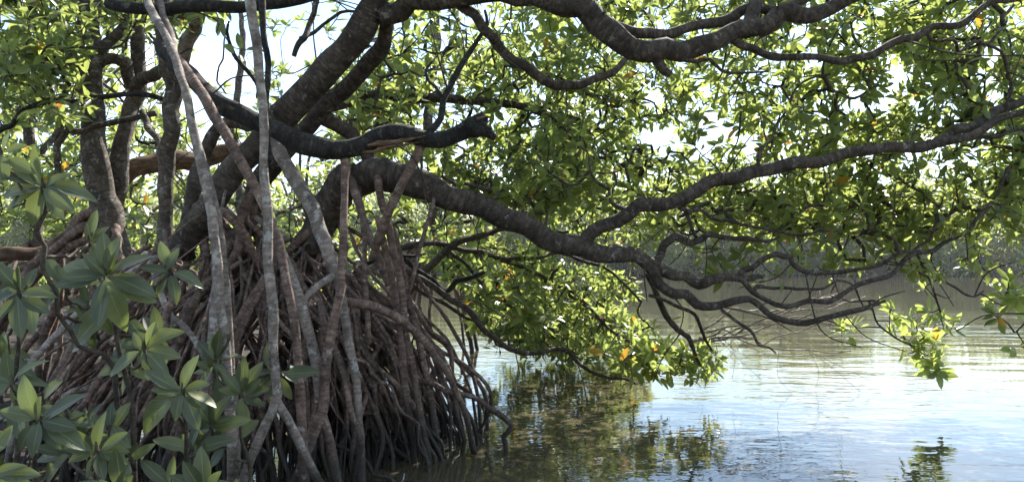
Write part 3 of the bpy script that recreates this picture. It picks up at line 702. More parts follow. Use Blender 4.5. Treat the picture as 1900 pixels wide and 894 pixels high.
# the thicket of prop roots standing in the water: each springs from the trunk or from an older root
C1, C0 = np.array([-1.02, 3.82]), np.array([-1.5, 3.45])
WOOD = [c for c in np.vstack(A.nodes[:1] + A.nodes[5:6] + A.nodes[-8:-5]) if 0.75 < c[2] < 1.6 and c[0] < -0.45]
def thicket(n, th0, th1, r0, r1, h0, h1, rad0, rad1, mats, branchy=0.6, join=None):
    global WOOD
    for i in range(n):
        th = math.radians(rng.uniform(th0, th1))
        th2 = rng.normal(0, 0.28)
        s = rng.random()
        if math.cos(th) > 0.15: s = 0.6 + 0.4 * s
        c = C0 * (1 - s) + C1 * s
        dirv = np.array([math.cos(th), math.sin(th)])
        R = rng.uniform(r0 ** 2, r1 ** 2) ** 0.5
        end = c + dirv * R
        H = rng.uniform(h0, h1)
        W = np.array(WOOD)
        cand = W[(np.abs(W[:, 2] - H) < 0.12)]
        if len(cand):
            # wood lying inwards of the foot, near its bearing
            v = end[None, :] - cand[:, :2]
            dist = np.linalg.norm(v, axis=1)
            along = (v @ np.array([math.cos(th + th2), math.sin(th + th2)]))
            score = np.abs(dist - H * rng.uniform(0.45, 1.0)) + 0.8 * np.abs(dist - along) + rng.uniform(0, 0.15, len(cand))
            a = cand[np.argmin(score)]
        else:
            a = np.array([*(c + dirv * R * 0.2), H])
        foot = np.array([end[0], end[1], -0.16])
        ra = rng.uniform(rad0, rad1) if rng.random() < 0.8 else rng.uniform(rad0 * 0.6, rad0)
        side = rng.normal(0, 0.09, 2)
        bow = rng.uniform(0.0, 0.22)
        pts = []
        for t in (0, 0.12, 0.3, 0.5, 0.72, 1.0):
            xy = a[:2] + (foot[:2] - a[:2]) * (t + bow * math.sin(math.pi * t)) + side * math.sin(math.pi * t) + rng.normal(0, 0.010, 2) * (t > 0)
            z = a[2] + (foot[2] - a[2]) * (t - 0.5 * bow * math.sin(math.pi * t))
            pts.append((xy[0], xy[1], z, ra * (1.15 - 0.25 * t)))
        if join is not None:
            cc = spline(np.array(pts), 0.05); join.tube(cc[:, :3], cc[:, 3], 6, 0.12, rng.uniform(0.05, 0.95)); continue
        cc = A.limb('prop_root', pts, mats[rng.integers(len(mats))], 7, 0.10, 0.05, grow=False, world=True, tint=rng.uniform(0.05, 0.95), wob=0.007)
        if rng.random() < branchy: WOOD += [q for q in cc[2:-4:2, :3]]
ROOTS = Mesh()
thicket(22, -120, 10, 0.15, 0.6, 0.9, 1.35, 0.014, 0.026, [M_ROOT, M_ROOT, M_PALE])
thicket(56, -88, 28, 0.5, 0.98, 0.5, 1.15, 0.0075, 0.014, [M_ROOT])
thicket(90, -85, 28, 0.55, 1.0, 0.22, 0.85, 0.0065, 0.0125, [M_ROOT])
thicket(46, -178, -80, 0.4, 1.05, 0.35, 1.2, 0.007, 0.016, [M_ROOT, M_ROOT, M_ROOT, M_PALE])
thicket(16, 28, 180, 0.3, 0.9, 0.5, 1.2, 0.010, 0.02, [M_ROOT])
thicket(110, -90, 30, 0.35, 0.97, 0.25, 1.0, 0.004, 0.011, [M_ROOT], join=ROOTS)
thicket(80, -178, -80, 0.3, 1.1, 0.25, 1.15, 0.004, 0.012, [M_ROOT], join=ROOTS)
ob = ROOTS.build('prop_roots', M_ROOT, A.root, A.base); ob['kind'] = 'stuff'; OCC.append(np.vstack(ROOTS.v))

# ------------------------------------------------------------------ foliage of the big mangrove
HOLES = [(1066, 38, 30, 34), (1215, 178, 42, 34), (1335, 232, 58, 34), (1228, 262, 36, 26), (1420, 108, 48, 20), (1800, 35, 85, 40),
         (1608, 52, 34, 24), (1672, 130, 42, 18), (1620, 140, 22, 16), (765, 100, 48, 24), (1420, 330, 26, 12), (1690, 300, 30, 16), (700, 225, 26, 12), (1490, 60, 20, 14),
         (985, 170, 16, 18), (1150, 330, 22, 12)]
def in_hole(px, py, holes, keep=0.12):
    for hx, hy, a, b_ in holes:
        if ((px - hx) / a) ** 2 + ((py - hy) / b_) ** 2 < 1 and rng.random() > keep: return True
    return False
def scatter(n, x0, x1, y0, y1, d0, d1, ylow=None, ytop=None, holes=(), clump=None):
    out = []
    cl = None
    if clump:
        cl = [(rng.uniform(x0, x1), rng.uniform(y0, y1), rng.uniform(d0, d1)) for _ in range(clump)]
    tries = 0
    while len(out) < n and tries < n * 60:
        tries += 1
        if cl and rng.random() < 0.75:
            c = cl[rng.integers(len(cl))]
            px, py, d = c[0] + rng.normal(0, 55), c[1] + rng.normal(0, 32), c[2] + rng.normal(0, 0.28)
            if not (x0 < px < x1 and y0 < py < y1 and d0 * .93 < d < d1 * 1.1): continue
        else:
            px, py, d = rng.uniform(x0, x1), rng.uniform(y0, y1), rng.uniform(d0, d1)
        if ylow is not None and py > np.interp(px, *ylow) + rng.normal(0, 12): continue
        if ytop is not None and py < np.interp(px, *ytop): continue
        if d1 > 6.5 and d0 < 4.2 and d > np.interp(px, [1300, 1550, 1960], [6.4, 5.0, 4.5]): d = d0 + (np.interp(px, [1300, 1550, 1960], [6.4, 5.0, 4.5]) - d0) * rng.random()
        if d1 > 6.5 and d0 < 4.2 and rng.random() < np.interp(px, [1300, 1500, 1960], [0, .12, .2]): continue
        if in_hole(px, py, holes): continue
        p = P(px, py, d)
        if p[2] < 0.05: continue
        out.append(p)
    return out

ylowA = ([560, 700, 900, 1050, 1150, 1300, 1400, 1500, 1600, 1700, 1800, 1960], [270, 300, 380, 430, 440, 420, 425, 445, 455, 445, 425, 430])
HOLES = [(a, b_, c * .72, d * .72) for a, b_, c, d in HOLES]
tg = scatter(2250, 1000, 1960, -70, 480, 3.75, 6.8, ylow=ylowA, holes=HOLES, clump=210)
tg += scatter(650, 640, 1100, -70, 420, 3.8, 5.4, ylow=ylowA, holes=HOLES, clump=26)
tg += scatter(210, 1180, 1960, 300, 490, 3.85, 5.2, ylow=ylowA, clump=30)
tg += scatter(34, 1300, 1960, 440, 510, 3.85, 4.6)
for px, py, d in [(1345, 505, 3.75), (1392, 520, 3.8), (1370, 470, 3.8), (1330, 480, 3.75), (1300, 470, 3.8), (1172, 460, 3.6), (1160, 545, 3.8), (1130, 350, 3.6), (1545, 480, 3.9), (1620, 470, 3.9),
                  (1480, 470, 3.75), (1440, 515, 3.72), (1520, 450, 3.85)]:
    tg.append(P(px, py, d))
A.grow(tg, L=0.084, up=0.45)
# sunlit sprays hanging low over the water
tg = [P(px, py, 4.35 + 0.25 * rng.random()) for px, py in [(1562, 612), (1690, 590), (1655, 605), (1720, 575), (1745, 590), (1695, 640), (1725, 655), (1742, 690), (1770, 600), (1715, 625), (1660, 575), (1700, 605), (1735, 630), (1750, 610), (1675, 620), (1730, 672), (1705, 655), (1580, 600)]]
A.limb('branch', [(1700, 470, 3.85, 6), (1735, 545, 4.2, 5), (1745, 580, 4.4, 4)], M_BARK, 6)
A.limb('branch', [(1630, 565, 3.7, 5), (1612, 560, 4.1, 5), (1630, 600, 4.3, 4), (1690, 640, 4.4, 4)], M_BARK, 6)
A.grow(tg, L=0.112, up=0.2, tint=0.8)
A.limb('branch', [(1705, 505, 3.85, 5), (1745, 520, 4.0, 5), (1790, 545, 4.1, 5), (1825, 540, 4.2, 4)], M_BARK, 6)
tg = [P(px, py, 4.2 + 0.2 * rng.random()) for px, py in [(1848, 535), (1872, 520), (1865, 552), (1890, 545), (1700, 500), (1712, 520)]]
A.grow(tg, L=0.115, up=0.3, tint=0.7)
A.limb('branch', [(1930, 520, 3.0, 5), (1905, 590, 2.95, 4), (1880, 615, 2.95, 4), (1850, 585, 2.95, 3)], M_BARK, 6)
A.grow([P(1842, 580, 2.95), P(1885, 612, 2.95), P(1905, 640, 2.95), P(1912, 570, 2.95)], L=0.07, up=0.3, tint=0.3)
# unseen crown above the frame and behind the eye, spread to shade the roots
tg = [np.array([rng.uniform(-3.6, 2.6), rng.uniform(-2.5, 6.2), rng.uniform(2.3, 4.0)]) for _ in range(1200)]
A.grow([t for t in tg if t[2] > CAM_H + 600 / F * t[1] and t[2] > 2.2], L=0.12, up=0.5)
A.twig_mesh(M_TWIG)
ALL.append((A, NEAR_T, 'near', M_LEAF, 300))

# bare dead twigs trailing in the water
DT = Tree('dead_branch', 'bare pale dead branch with fine twigs trailing over the water', 'branch', P(1400, 690, 5.6) * np.array([1, 1, 0]))
for k in range(7):
    y = 612 + rng.normal(0, 16); x = 1260 + rng.uniform(0, 60)
    pts = [(x, y + 20, 5.0 + rng.normal(0, .2), 5)]
    for s in range(4):
        x += rng.uniform(50, 90); y += rng.normal(-6, 16)
        pts.append((x, min(y, 650), 5.0 + rng.normal(0, .2), 4.2 - 0.7 * s))
    DT.limb('branch', pts, M_PALE, 5, 0.05, 0.05, tint=0.8)
for c in list(DT.nodes):
    for p in np.repeat(c[1::2], 2, 0):
        q = p + rng.normal(0, 1, 3) * np.array([.24, .15, .18]); q[2] = max(q[2], -.03)
        DT.twigs.append([spline(np.array([p, (p + q) / 2 + rng.normal(0, .03, 3), q]), .05), -1, 1])
DT.twig_mesh(M_PALE, 0.0012)

# ------------------------------------------------------------------ low leafy mangrove hanging to the water behind the roots
D = Tree('mangrove_tree', 'low dense mangrove whose leafy branches droop into the water beside the roots', 'tree', (-0.95, 4.6, 0))
D.limb('trunk', [(-0.95, 4.6, -0.05, .035), (-0.8, 4.55, .35, .033), (-0.6, 4.6, .75, .028), (-0.35, 4.8, 1.0, .024), (0.0, 5.1, 1.12, .02), (0.4, 5.4, 1.1, .012)], M_BARK, 9, world=True)
D.limb('branch', [(742, 489, 4.3, 14), (802, 530, 4.35, 14), (862, 570, 4.4, 13), (903, 615, 4.45, 12), (938, 645, 4.55, 11), (978, 655, 4.7, 11), (1029, 648, 4.9, 10), (1079, 676, 5.0, 8), (1134, 700, 5.0, 7), (1180, 712, 5.0, 5)], M_BARK, 9)
D.limb('branch', [(730, 505, 4.3, 9), (790, 545, 4.4, 9), (850, 580, 4.5, 8), (900, 600, 4.6, 6)], M_BARK, 7)
D.limb('branch', [(740, 470, 4.5, 13), (782, 509, 4.5, 14), (827, 541, 4.5, 12), (852, 521, 4.55, 11), (898, 504, 4.6, 8)], M_DARK, 9)
D.limb('branch', [(640, 520, 4.4, 8), (680, 490, 4.4, 9), (730, 475, 4.4, 8), (790, 470, 4.5, 5)], M_DARK, 7, grow=False)
D.limb('branch', [(700, 470, 4.6, 14), (800, 450, 4.9, 13), (900, 470, 5.2, 11), (1000, 510, 5.4, 9), (1090, 570, 5.5, 7)], M_BARK, 8)
D.limb('branch', [(820, 452, 5.0, 9), (900, 530, 5.3, 8), (980, 590, 5.4, 7), (1050, 620, 5.4, 5)], M_BARK, 7)
D.limb('branch', [(930, 480, 5.2, 8), (1040, 470, 5.4, 7), (1130, 500, 5.4, 6), (1190, 560, 5.3, 5)], M_BARK, 7)
D.limb('branch', [(1040, 530, 5.4, 7), (1110, 590, 5.2, 7), (1180, 640, 5.0, 6), (1250, 670, 4.7, 5)], M_BARK, 7)
ylowD = ([760, 800, 850, 900, 950, 1000, 1100, 1150, 1200, 1250, 1340], [440, 480, 530, 600, 630, 640, 650, 670, 690, 695, 680])
ytopD = ([760, 900, 1000, 1100, 1180, 1200, 1250, 1340], [400, 420, 460, 500, 510, 590, 630, 650])
D.grow(scatter(720, 770, 1215, 400, 700, 5.2, 7.2, ylow=ylowD, ytop=ytopD, clump=70), L=0.092, up=0.1, tint=None, yellow=0.02)
D.grow(scatter(170, 900, 1190, 590, 690, 6.0, 7.6, ylow=([900, 950, 1200], [620, 665, 672])), L=0.095, up=0.0, tint=0.25)
tg = scatter(46, 1110, 1335, 630, 700, 4.4, 4.9, ylow=ylowD, ytop=ytopD) + [P(1290, 665, 4.5), P(1305, 690, 4.5), P(1270, 650, 4.5), P(1240, 690, 4.5), P(1180, 690, 4.6), P(1285, 690, 4.4), P(1150, 670, 4.5)]
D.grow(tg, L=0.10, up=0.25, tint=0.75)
tg = [P(px, py, 4.9) for px, py in [(905, 540), (880, 520), (915, 575), (885, 598), (930, 520), (905, 490)]]
D.grow(tg, L=0.105, up=0.0, tint=0.3)
D.twig_mesh(M_TWIG)
ALL.append((D, NEAR_T, 'near', M_LEAF, 300))

# ------------------------------------------------------------------ trunks standing behind on the left
def stilts(T, c, top, n, R, rad, mat=M_ROOT, th=(0, 360)):
    for i in range(n):
        a = math.radians(rng.uniform(*th)); r = R * rng.uniform(.5, 1.1); h = top * rng.uniform(.6, 1.1)
        d = np.array([math.cos(a), math.sin(a)]); e = rng.uniform(1.3, 2.3); ra = rad * rng.uniform(.7, 1.3)
        pts = [(*(np.array(c[:2]) + d * (0.03 + r * t ** .8) + rng.normal(0, .012, 2)), h * (1 - t ** e) - .12 * t, ra * (1.1 - .3 * t)) for t in np.linspace(0, 1, 6)]
        T.limb('prop_root', pts, mat, 7, 0.07, 0.07, grow=False, world=True, tint=rng.uniform(.1, .9))

b1 = P(205, 430, 4.6)
B = Tree('mangrove_tree', 'thick upright mangrove trunk forking in two at the far left', 'tree', (b1[0], b1[1], 0))
B.limb('trunk', [(225, 560, 4.6, 62), (212, 470, 4.6, 72), (196, 390, 4.6, 66), (186, 332, 4.6, 56), (173, 250, 4.6, 51), (167, 176, 4.6, 50), (171, 100, 4.6, 48), (171, 0, 4.6, 46), (168, -160, 4.6, 38), (160, -340, 4.7, 22)], M_TRUNK, 18, 0.06)
B.limb('branch', [(150, 125, 4.58, 34), (112, 82, 4.5, 32), (76, 50, 4.4, 31), (40, 0, 4.3, 28), (0, -70, 4.2, 22)], M_TRUNK, 12)
B.limb('trunk', [(206, 440, 4.7, 36), (220, 345, 4.72, 36), (227, 277, 4.75, 37), (242, 200, 4.8, 34), (257, 126, 4.8, 31), (259, 40, 4.8, 30), (262, -60, 4.8, 26), (270, -200, 4.8, 18)], M_TRUNK, 14, 0.06)
B.limb('branch', [(180, 120, 4.6, 26), (215, 108, 4.62, 24), (235, 120, 4.7, 26), (244, 165, 4.75, 26)], M_TRUNK, 12)
B.limb('branch', [(185, 100, 4.6, 22), (208, 75, 4.6, 22), (228, 48, 4.6, 20), (236, 0, 4.6, 16)], M_TRUNK, 10)
B.limb('branch', [(-20, 255, 4.0, 12), (25, 232, 4.0, 11), (60, 200, 4.0, 10), (110, 187, 4.0, 9), (170, 181, 3.95, 9), (226, 176, 3.9, 11), (268, 177, 3.85, 12), (312, 188, 3.88, 10)], M_DARK, 9)
B.limb('branch', [(108, 300, 4.3, 13), (112, 262, 4.3, 13), (128, 244, 4.3, 13), (170, 236, 4.3, 12), (230, 222, 4.3, 12), (290, 210, 4.3, 12)], M_TRUNK, 9)
B.limb('branch', [(106, 200, 4.4, 10), (105, 260, 4.4, 11), (106, 320, 4.4, 12), (108, 380, 4.4, 12)], M_TRUNK, 8)
stilts(B, b1, 1.15, 16, 0.75, 0.022)
tg = scatter(250, -60, 165, -60, 215, 3.7, 5.0, clump=24) + scatter(90, 160, 330, -60, 40, 3.9, 5.2)
B.grow(tg, L=0.092, up=0.3, tint=0.25)
B.twig_mesh(M_TWIG)
ALL.append((B, NEAR_T, 'near', M_LEAF, 150))

c1 = P(307, 450, 3.9)
Cc = Tree('mangrove_tree', 'slender dark mangrove trunk between the thick trunk and the tall aerial roots', 'tree', (c1[0], c1[1], 0))
Cc.limb('trunk', [(312, 560, 3.9, 30), (308, 430, 3.9, 34), (304, 345, 3.9, 34), (312, 277, 3.9, 36), (317, 200, 3.88, 38), (312, 126, 3.85, 38), (303, 40, 3.8, 40), (290, -60, 3.8, 34), (280, -220, 3.8, 20)], M_TRUNK, 14, 0.08)
Cc.limb('branch', [(335, 150, 4.3, 18), (345, 95, 4.2, 28), (362, 55, 4.15, 30), (372, 10, 4.1, 28), (380, -60, 4.1, 20)], M_PALE, 12)
Cc.limb('branch', [(250, 165, 4.4, 26), (283, 140, 4.3, 28), (318, 118, 4.0, 22)], M_TRUNK, 11)
Cc.limb('branch', [(262, 205, 4.2, 12), (276, 240, 4.15, 14), (296, 275, 4.0, 15), (306, 310, 3.92, 16)], M_TRUNK, 9)
Cc.limb('branch', [(425, 40, 3.6, 5), (430, 90, 3.6, 8), (462, 140, 3.6, 9), (478, 180, 3.5, 9)], M_DARK, 6, grow=False)
Cc.limb('branch', [(420, 60, 3.8, 3), (412, 110, 3.8, 4), (404, 150, 3.8, 4), (420, 175, 3.8, 3)], M_DARK, 5, grow=False)
stilts(Cc, c1, 0.95, 12, 0.6, 0.018)
Cc.grow(scatter(30, 300, 470, -70, 35, 3.6, 4.6) + [P(408, 42, 3.7), P(455, 92, 3.6)], L=0.11, up=0.2, tint=0.3)
Cc.twig_mesh(M_TWIG)
ALL.append((Cc, NEAR_T, 'near', M_LEAF, 60))

g1 = P(430, 285, 5.2)
G = Tree('fallen_trunk', 'leaning brown trunk with stringy shredded bark lying across behind the roots', 'trunk', (g1[0], g1[1], 0))
G.limb('trunk', [(180, 420, 4.95, 36), (216, 350, 4.9, 38), (252, 310, 4.95, 40), (327, 297, 5.1, 40), (428, 282, 5.3, 38), (485, 270, 5.5, 34), (580, 230, 5.8, 24)], M_LOG, 16, 0.10)
G.limb('trunk', [(-60, 470, 4.6, 30), (20, 472, 4.6, 30), (90, 462, 4.7, 28), (150, 420, 4.8, 26), (200, 360, 4.9, 24)], M_LOG, 12, 0.10)
G.limb('branch', [(40, 560, 4.6, 44), (60, 510, 4.6, 40), (85, 470, 4.65, 34)], M_LOG, 12, 0.12)

# ------------------------------------------------------------------ mangroves further back
def back_tree(label, px, d, limbs, zones, npick, L, tint=None, holes=()):
    b0 = P(px, 495, d)
    T = Tree('mangrove_tree', label, 'tree', (b0[0], b0[1], 0), 'mangroves behind the big tree')
    T.limb('trunk', [(px, 520, d, 1400 * .14 / d), (px + 8, 400, d, 1400 * .15 / d), (px - 6, 250, d, 1400 * .12 / d), (px + 10, 80, d, 1400 * .09 / d), (px, -120, d, 1400 * .05 / d)], M_TRUNK, 11)
    for l_ in limbs:
        T.limb('branch', l_, M_TRUNK, 8)
    stilts(T, b0, 1.3, 10, 0.9, 0.022)
    tg = []
    for z in zones: tg += scatter(*z, holes=holes, clump=max(6, z[0] // 9))
    T.grow(tg, L=L, up=0.4, tint=tint)
    T.twig_mesh(M_TWIG, 0.004)
    ALL.append((T, FAR_T, 'far', M_LEAF, npick))
    return T
SKY = [(400, 130, 62, 95), (380, 235, 30, 50), (430, 110, 40, 75), (240, 270, 26, 18), (130, 235, 26, 14), (100, 210, 26, 14)]
back_tree('sunlit leafy mangrove seen behind the thick left trunk', 60, 8.2, [[(64, 300, 8.2, 14), (140, 200, 8.4, 9), (230, 120, 8.6, 5)], [(60, 250, 8.2, 12), (-40, 150, 8, 6)], [(62, 350, 8.2, 12), (180, 330, 8.0, 8), (300, 300, 8.0, 5)]],
          [(480, -80, 350, -60, 440, 6.8, 9.2)], 60, 0.13, holes=SKY)
back_tree('bright leafy mangrove seen between the aerial roots', 440, 10.5, [[(440, 330, 10.5, 10), (520, 220, 10.4, 7), (600, 120, 10.2, 4)], [(440, 380, 10.5, 10), (330, 330, 10.2, 6)], [(445, 420, 10.5, 9), (560, 380, 10.2, 6), (650, 330, 10, 4)]],
          [(170, 300, 700, 180, 480, 8.5, 11.5), (110, 470, 760, -60, 220, 8.5, 11.5)], 40, 0.14, holes=SKY)
back_tree('shaded mangrove filling the gap above the broad leaning limb', 800, 7.6, [[(800, 330, 7.6, 12), (900, 260, 7.4, 8), (1010, 230, 7.2, 5)], [(800, 380, 7.6, 11), (700, 330, 7.4, 7)], [(800, 420, 7.6, 10), (920, 400, 7.3, 6), (1050, 390, 7, 4)], [(806, 200, 7.6, 9), (720, 120, 7.4, 6)]],
          [(650, 620, 1180, 60, 460, 6.2, 8.6)], 60, 0.10, holes=HOLES)

# a wall of trees further behind on the left
def wood_tree(label, px, d, Hh, wid, n):
    b0 = P(px, 495, d)
    T = Tree('mangrove_tree', label, 'tree', (b0[0], b0[1], 0), 'mangroves behind the big tree')
    bx, by = b0[0], b0[1]
    T.limb('trunk', [(bx, by, -.1, .07), (bx + .05, by, Hh * .3, .06), (bx - .05, by, Hh * .6, .045), (bx, by, Hh * .9, .02)], M_TRUNK, 8, world=True)
    for k in range(6):
        e = np.array([bx + rng.normal(0, wid * .4), by + rng.normal(0, wid * .3), Hh * rng.uniform(.3, .9)])
        T.limb('branch', [(bx, by, e[2] * .5, .035), (*((e * .5 + np.array([bx, by, e[2] * .8]) * .5)), .025), (*e, .012)], M_TRUNK, 6, world=True)
    stilts(T, b0, 1.1, 9, 0.9, 0.024)
    tg = []
    while len(tg) < n:
        q = rng.normal(0, 1, 3) * np.array([wid * .42, wid * .32, Hh * .28]) + [bx, by, Hh * .52]
        if 0.25 < q[2] < Hh: tg.append(q)
    T.grow(tg, L=0.15, up=0.4, temps=3)
    T.twig_mesh(M_TWIG, 0.005)
    ALL.append((T, FAR_T, 'far', M_LEAF, 20))
wood_tree('leafy mangrove deep in the shade at the left edge', -60, 10.5, 4.6, 2.6, 230)
wood_tree('tall leafy mangrove glimpsed between the two left trunks', 170, 12.5, 5.0, 2.6, 230)
wood_tree('short leafy mangrove below the patch of blue sky', 360, 12.0, 2.3, 2.4, 170)
wood_tree('low leafy mangrove seen under the thick leaning limb', 560, 13.0, 3.4, 2.6, 200)

# ------------------------------------------------------------------ saplings in front, lower left
def sapling(label, stems, rosettes, L_m=0.13):
    """stems: limbs in pixels; rosettes: (px, py, depth, [(angle in the picture, length px, lean towards the eye), ...])"""
    b0 = P(*stems[0][0][:3])
    T = Tree('mangrove_sapling', label, 'sapling', (b0[0], b0[1], 0.0), 'saplings at the lower left')
    for s in stems: T.limb('stem', s, M_TWIG, 8, 0.08, 0.03, wob=0.002)
    for q in range(4):        # smaller side shoots lower on the stem
        st = stems[0]; f = rng.uniform(0.3, 0.8)
        i0 = min(int(f * (len(st) - 1)) + (0 if len(st) > 3 else 1), len(st) - 1)
        rosettes = rosettes + [(st[i0][0] + rng.normal(0, 48), min(st[i0][1], 930) - rng.uniform(0, 80), st[i0][2] + rng.uniform(.1, .4), [(rng.uniform(0, 360), rng.uniform(42, 80), rng.uniform(-.3, .6)) for _ in range(rng.integers(5, 10))])]
    for px, py, d, lv in rosettes:
        c = P(px, py, d)
        nod = np.vstack(T.nodes); jn = nod[np.argmin(np.sum((nod - c) ** 2, 1))]
        if np.linalg.norm(jn - c) > 0.03:
            T.limb('stem', [(*jn, .005), (*((jn + c) / 2 + [0, .01, -.02]), .0045), (*c, .004)], M_TWIG, 6, 0.05, 0.02, world=True, wob=0.001)
        ds = []
        for a, Lp, lean in lv:
            a = math.radians(a + rng.normal(0, 4))
            dv = np.array([math.cos(a), -lean, math.sin(a)])
            Lm = Lp / F * d * math.sqrt(1 + lean * lean) * rng.uniform(0.8, 1.02)
            nrm = np.array([-0.15 * math.cos(a), -0.75, 0.62]) + rng.normal(0, 0.17, 3)
            T.leaves.put(c + rng.normal(0, 0.004, 3), dv, nrm, Lm, rng.integers(5), np.clip(rng.normal(0.45, 0.3), 0, 0.93))
        m = Mesh(); m.tube(np.array([c + [0, .02, -.03], c, c + [0, -.005, .022]]), [.005, .006, .002], 6, 0)
        sh = m.build('shoot', M_TWIG, T.root, T.base)
        T.owners += [sh] * len(lv)
    ALL.append((T, FG_T, 'sap', M_LEAF_FG, 10 ** 6))
    return T
sapling('tallest sapling at the left edge with dark broad leaves, behind the other saplings',
        [[(230, 1000, 2.2, 16), (211, 680, 2.15, 10), (146, 640, 2.1, 9), (106, 580, 2.08, 9), (76, 500, 2.05, 9), (66, 430, 2.02, 10), (80, 346, 2.0, 8)], [(70, 440, 2.03, 6), (30, 330, 2.0, 6), (4, 285, 1.98, 5)]],
        [(80, 346, 2.0, [(92, 78, .1), (135, 60, .3), (-8, 108, .15), (-30, 95, .3), (-58, 80, .1), (-104, 82, .2), (-150, 72, .3), (178, 88, .1), (160, 95, .1), (40, 60, .4)]),
         (2, 285, 1.98, [(20, 60, .2), (-20, 75, .1), (70, 50, .3), (-80, 70, .2), (170, 60, .2)])])
sapling('sapling with a fan of broad grey-green leaves in front of the slender trunk',
        [[(245, 1000, 2.0, 15), (222, 640, 1.96, 9), (204, 560, 1.92, 8), (196, 514, 1.9, 7)], [(215, 600, 1.94, 6), (270, 560, 1.95, 5), (315, 505, 1.95, 5)]],
        [(196, 514, 1.9, [(196, 102, .2), (150, 118, .1), (178, 70, .5), (97, 88, .1), (75, 92, .3), (35, 98, .15), (50, 60, .5), (-18, 112, .15), (-36, 110, .05), (-88, 105, .3), (-64, 120, .2), (120, 62, .5)]),
         (315, 500, 1.95, [(100, 62, .2), (60, 50, .3), (-10, 62, .2), (-60, 70, .3), (-110, 60, .2), (170, 50, .3)])])
sapling('sapling with broad leaves cut off by the left edge, halfway down',
        [[(10, 1000, 2.1, 14), (28, 700, 2.05, 9), (35, 545, 2.0, 7)]],
        [(35, 545, 2.0, [(120, 84, .2), (70, 55, .4), (10, 70, .3), (-25, 78, .2), (-70, 82, .3), (-120, 70, .3), (-160, 80, .2), (175, 70, .1)])])
sapling('sapling with glossy sunlit leaves near the lower left corner',
        [[(60, 1010, 1.72, 16), (66, 850, 1.66, 9), (73, 778, 1.6, 8)], [(66, 860, 1.66, 7), (40, 740, 1.75, 6), (22, 712, 1.8, 5)]],
        [(73, 778, 1.6, [(104, 92, .25), (168, 88, .15), (150, 74, .4), (28, 118, .1), (-4, 82, .3), (-28, 98, .1), (-54, 80, .3), (-122, 66, .25), (72, 60, .5), (-90, 62, .5)]),
         (22, 712, 1.8, [(60, 84, .2), (100, 66, .2), (20, 70, .3), (150, 55, .2), (-150, 50, .3)])])
sapling('low sapling with a fold of pale leaves at the bottom, left of the aerial roots',
        [[(190, 1010, 1.72, 14), (184, 900, 1.7, 8), (180, 835, 1.68, 7)], [(200, 1010, 1.6, 10), (228, 960, 1.55, 8), (232, 915, 1.5, 7)]],
        [(180, 836, 1.68, [(33, 88, .1), (12, 72, .4), (-14, 80, .3), (170, 62, .2), (205, 66, .2), (125, 58, .3), (95, 70, .2), (-60, 66, .3), (-110, 60, .3)]),
         (226, 925, 1.5, [(98, 92, .15), (76, 88, .25), (55, 60, .3), (128, 58, .3), (150, 90, .2), (20, 70, .3)])])
sapling('sapling with a whorl of leaves just left of the paired pale aerial roots',
        [[(330, 1010, 2.0, 14), (345, 850, 1.96, 9), (340, 725, 1.9, 7)], [(345, 800, 1.94, 7), (290, 700, 1.95, 6), (268, 648, 1.95, 5)]],
        [(340, 725, 1.9, [(62, 78, .2), (142, 84, .2), (196, 92, .1), (212, 110, .2), (-8, 78, .25), (22, 66, .4), (-66, 92, .2), (-92, 50, .5), (168, 60, .5), (-30, 62, .4)]),
         (268, 648, 1.95, [(-12, 76, .2), (-38, 70, .2), (214, 84, .1), (110, 46, .3), (75, 60, .3), (40, 66, .3), (-75, 60, .3), (160, 50, .3)])])
sapling('small bright green sapling between the pale aerial roots',
        [[(470, 1010, 2.3, 12), (462, 860, 2.28, 8), (450, 735, 2.25, 6)]],
        [(450, 735, 2.25, [(92, 76, .1), (66, 66, .2), (45, 62, .3), (8, 66, .2), (-14, 60, .2), (-64, 56, .3), (-105, 46, .3), (120, 60, .3), (160, 46, .3)])])
sapling('sapling at the very bottom whose upright leaf tips rise beside the pale roots',
        [[(372, 1040, 1.8, 12), (378, 960, 1.75, 8), (383, 912, 1.7, 6)]],
        [(383, 912, 1.7, [(88, 95, .15), (150, 80, .2), (35, 66, .3), (170, 62, .3), (60, 60, .4), (115, 66, .3)])])
sapling('sapling in the lower left corner with one long horizontal leaf',
        [[(-40, 1040, 1.5, 12), (-22, 940, 1.45, 8), (-14, 884, 1.4, 6)]],
        [(-14, 884, 1.4, [(4, 96, .1), (30, 60, .4), (75, 70, .2), (-30, 80, .3), (120, 60, .3)])])

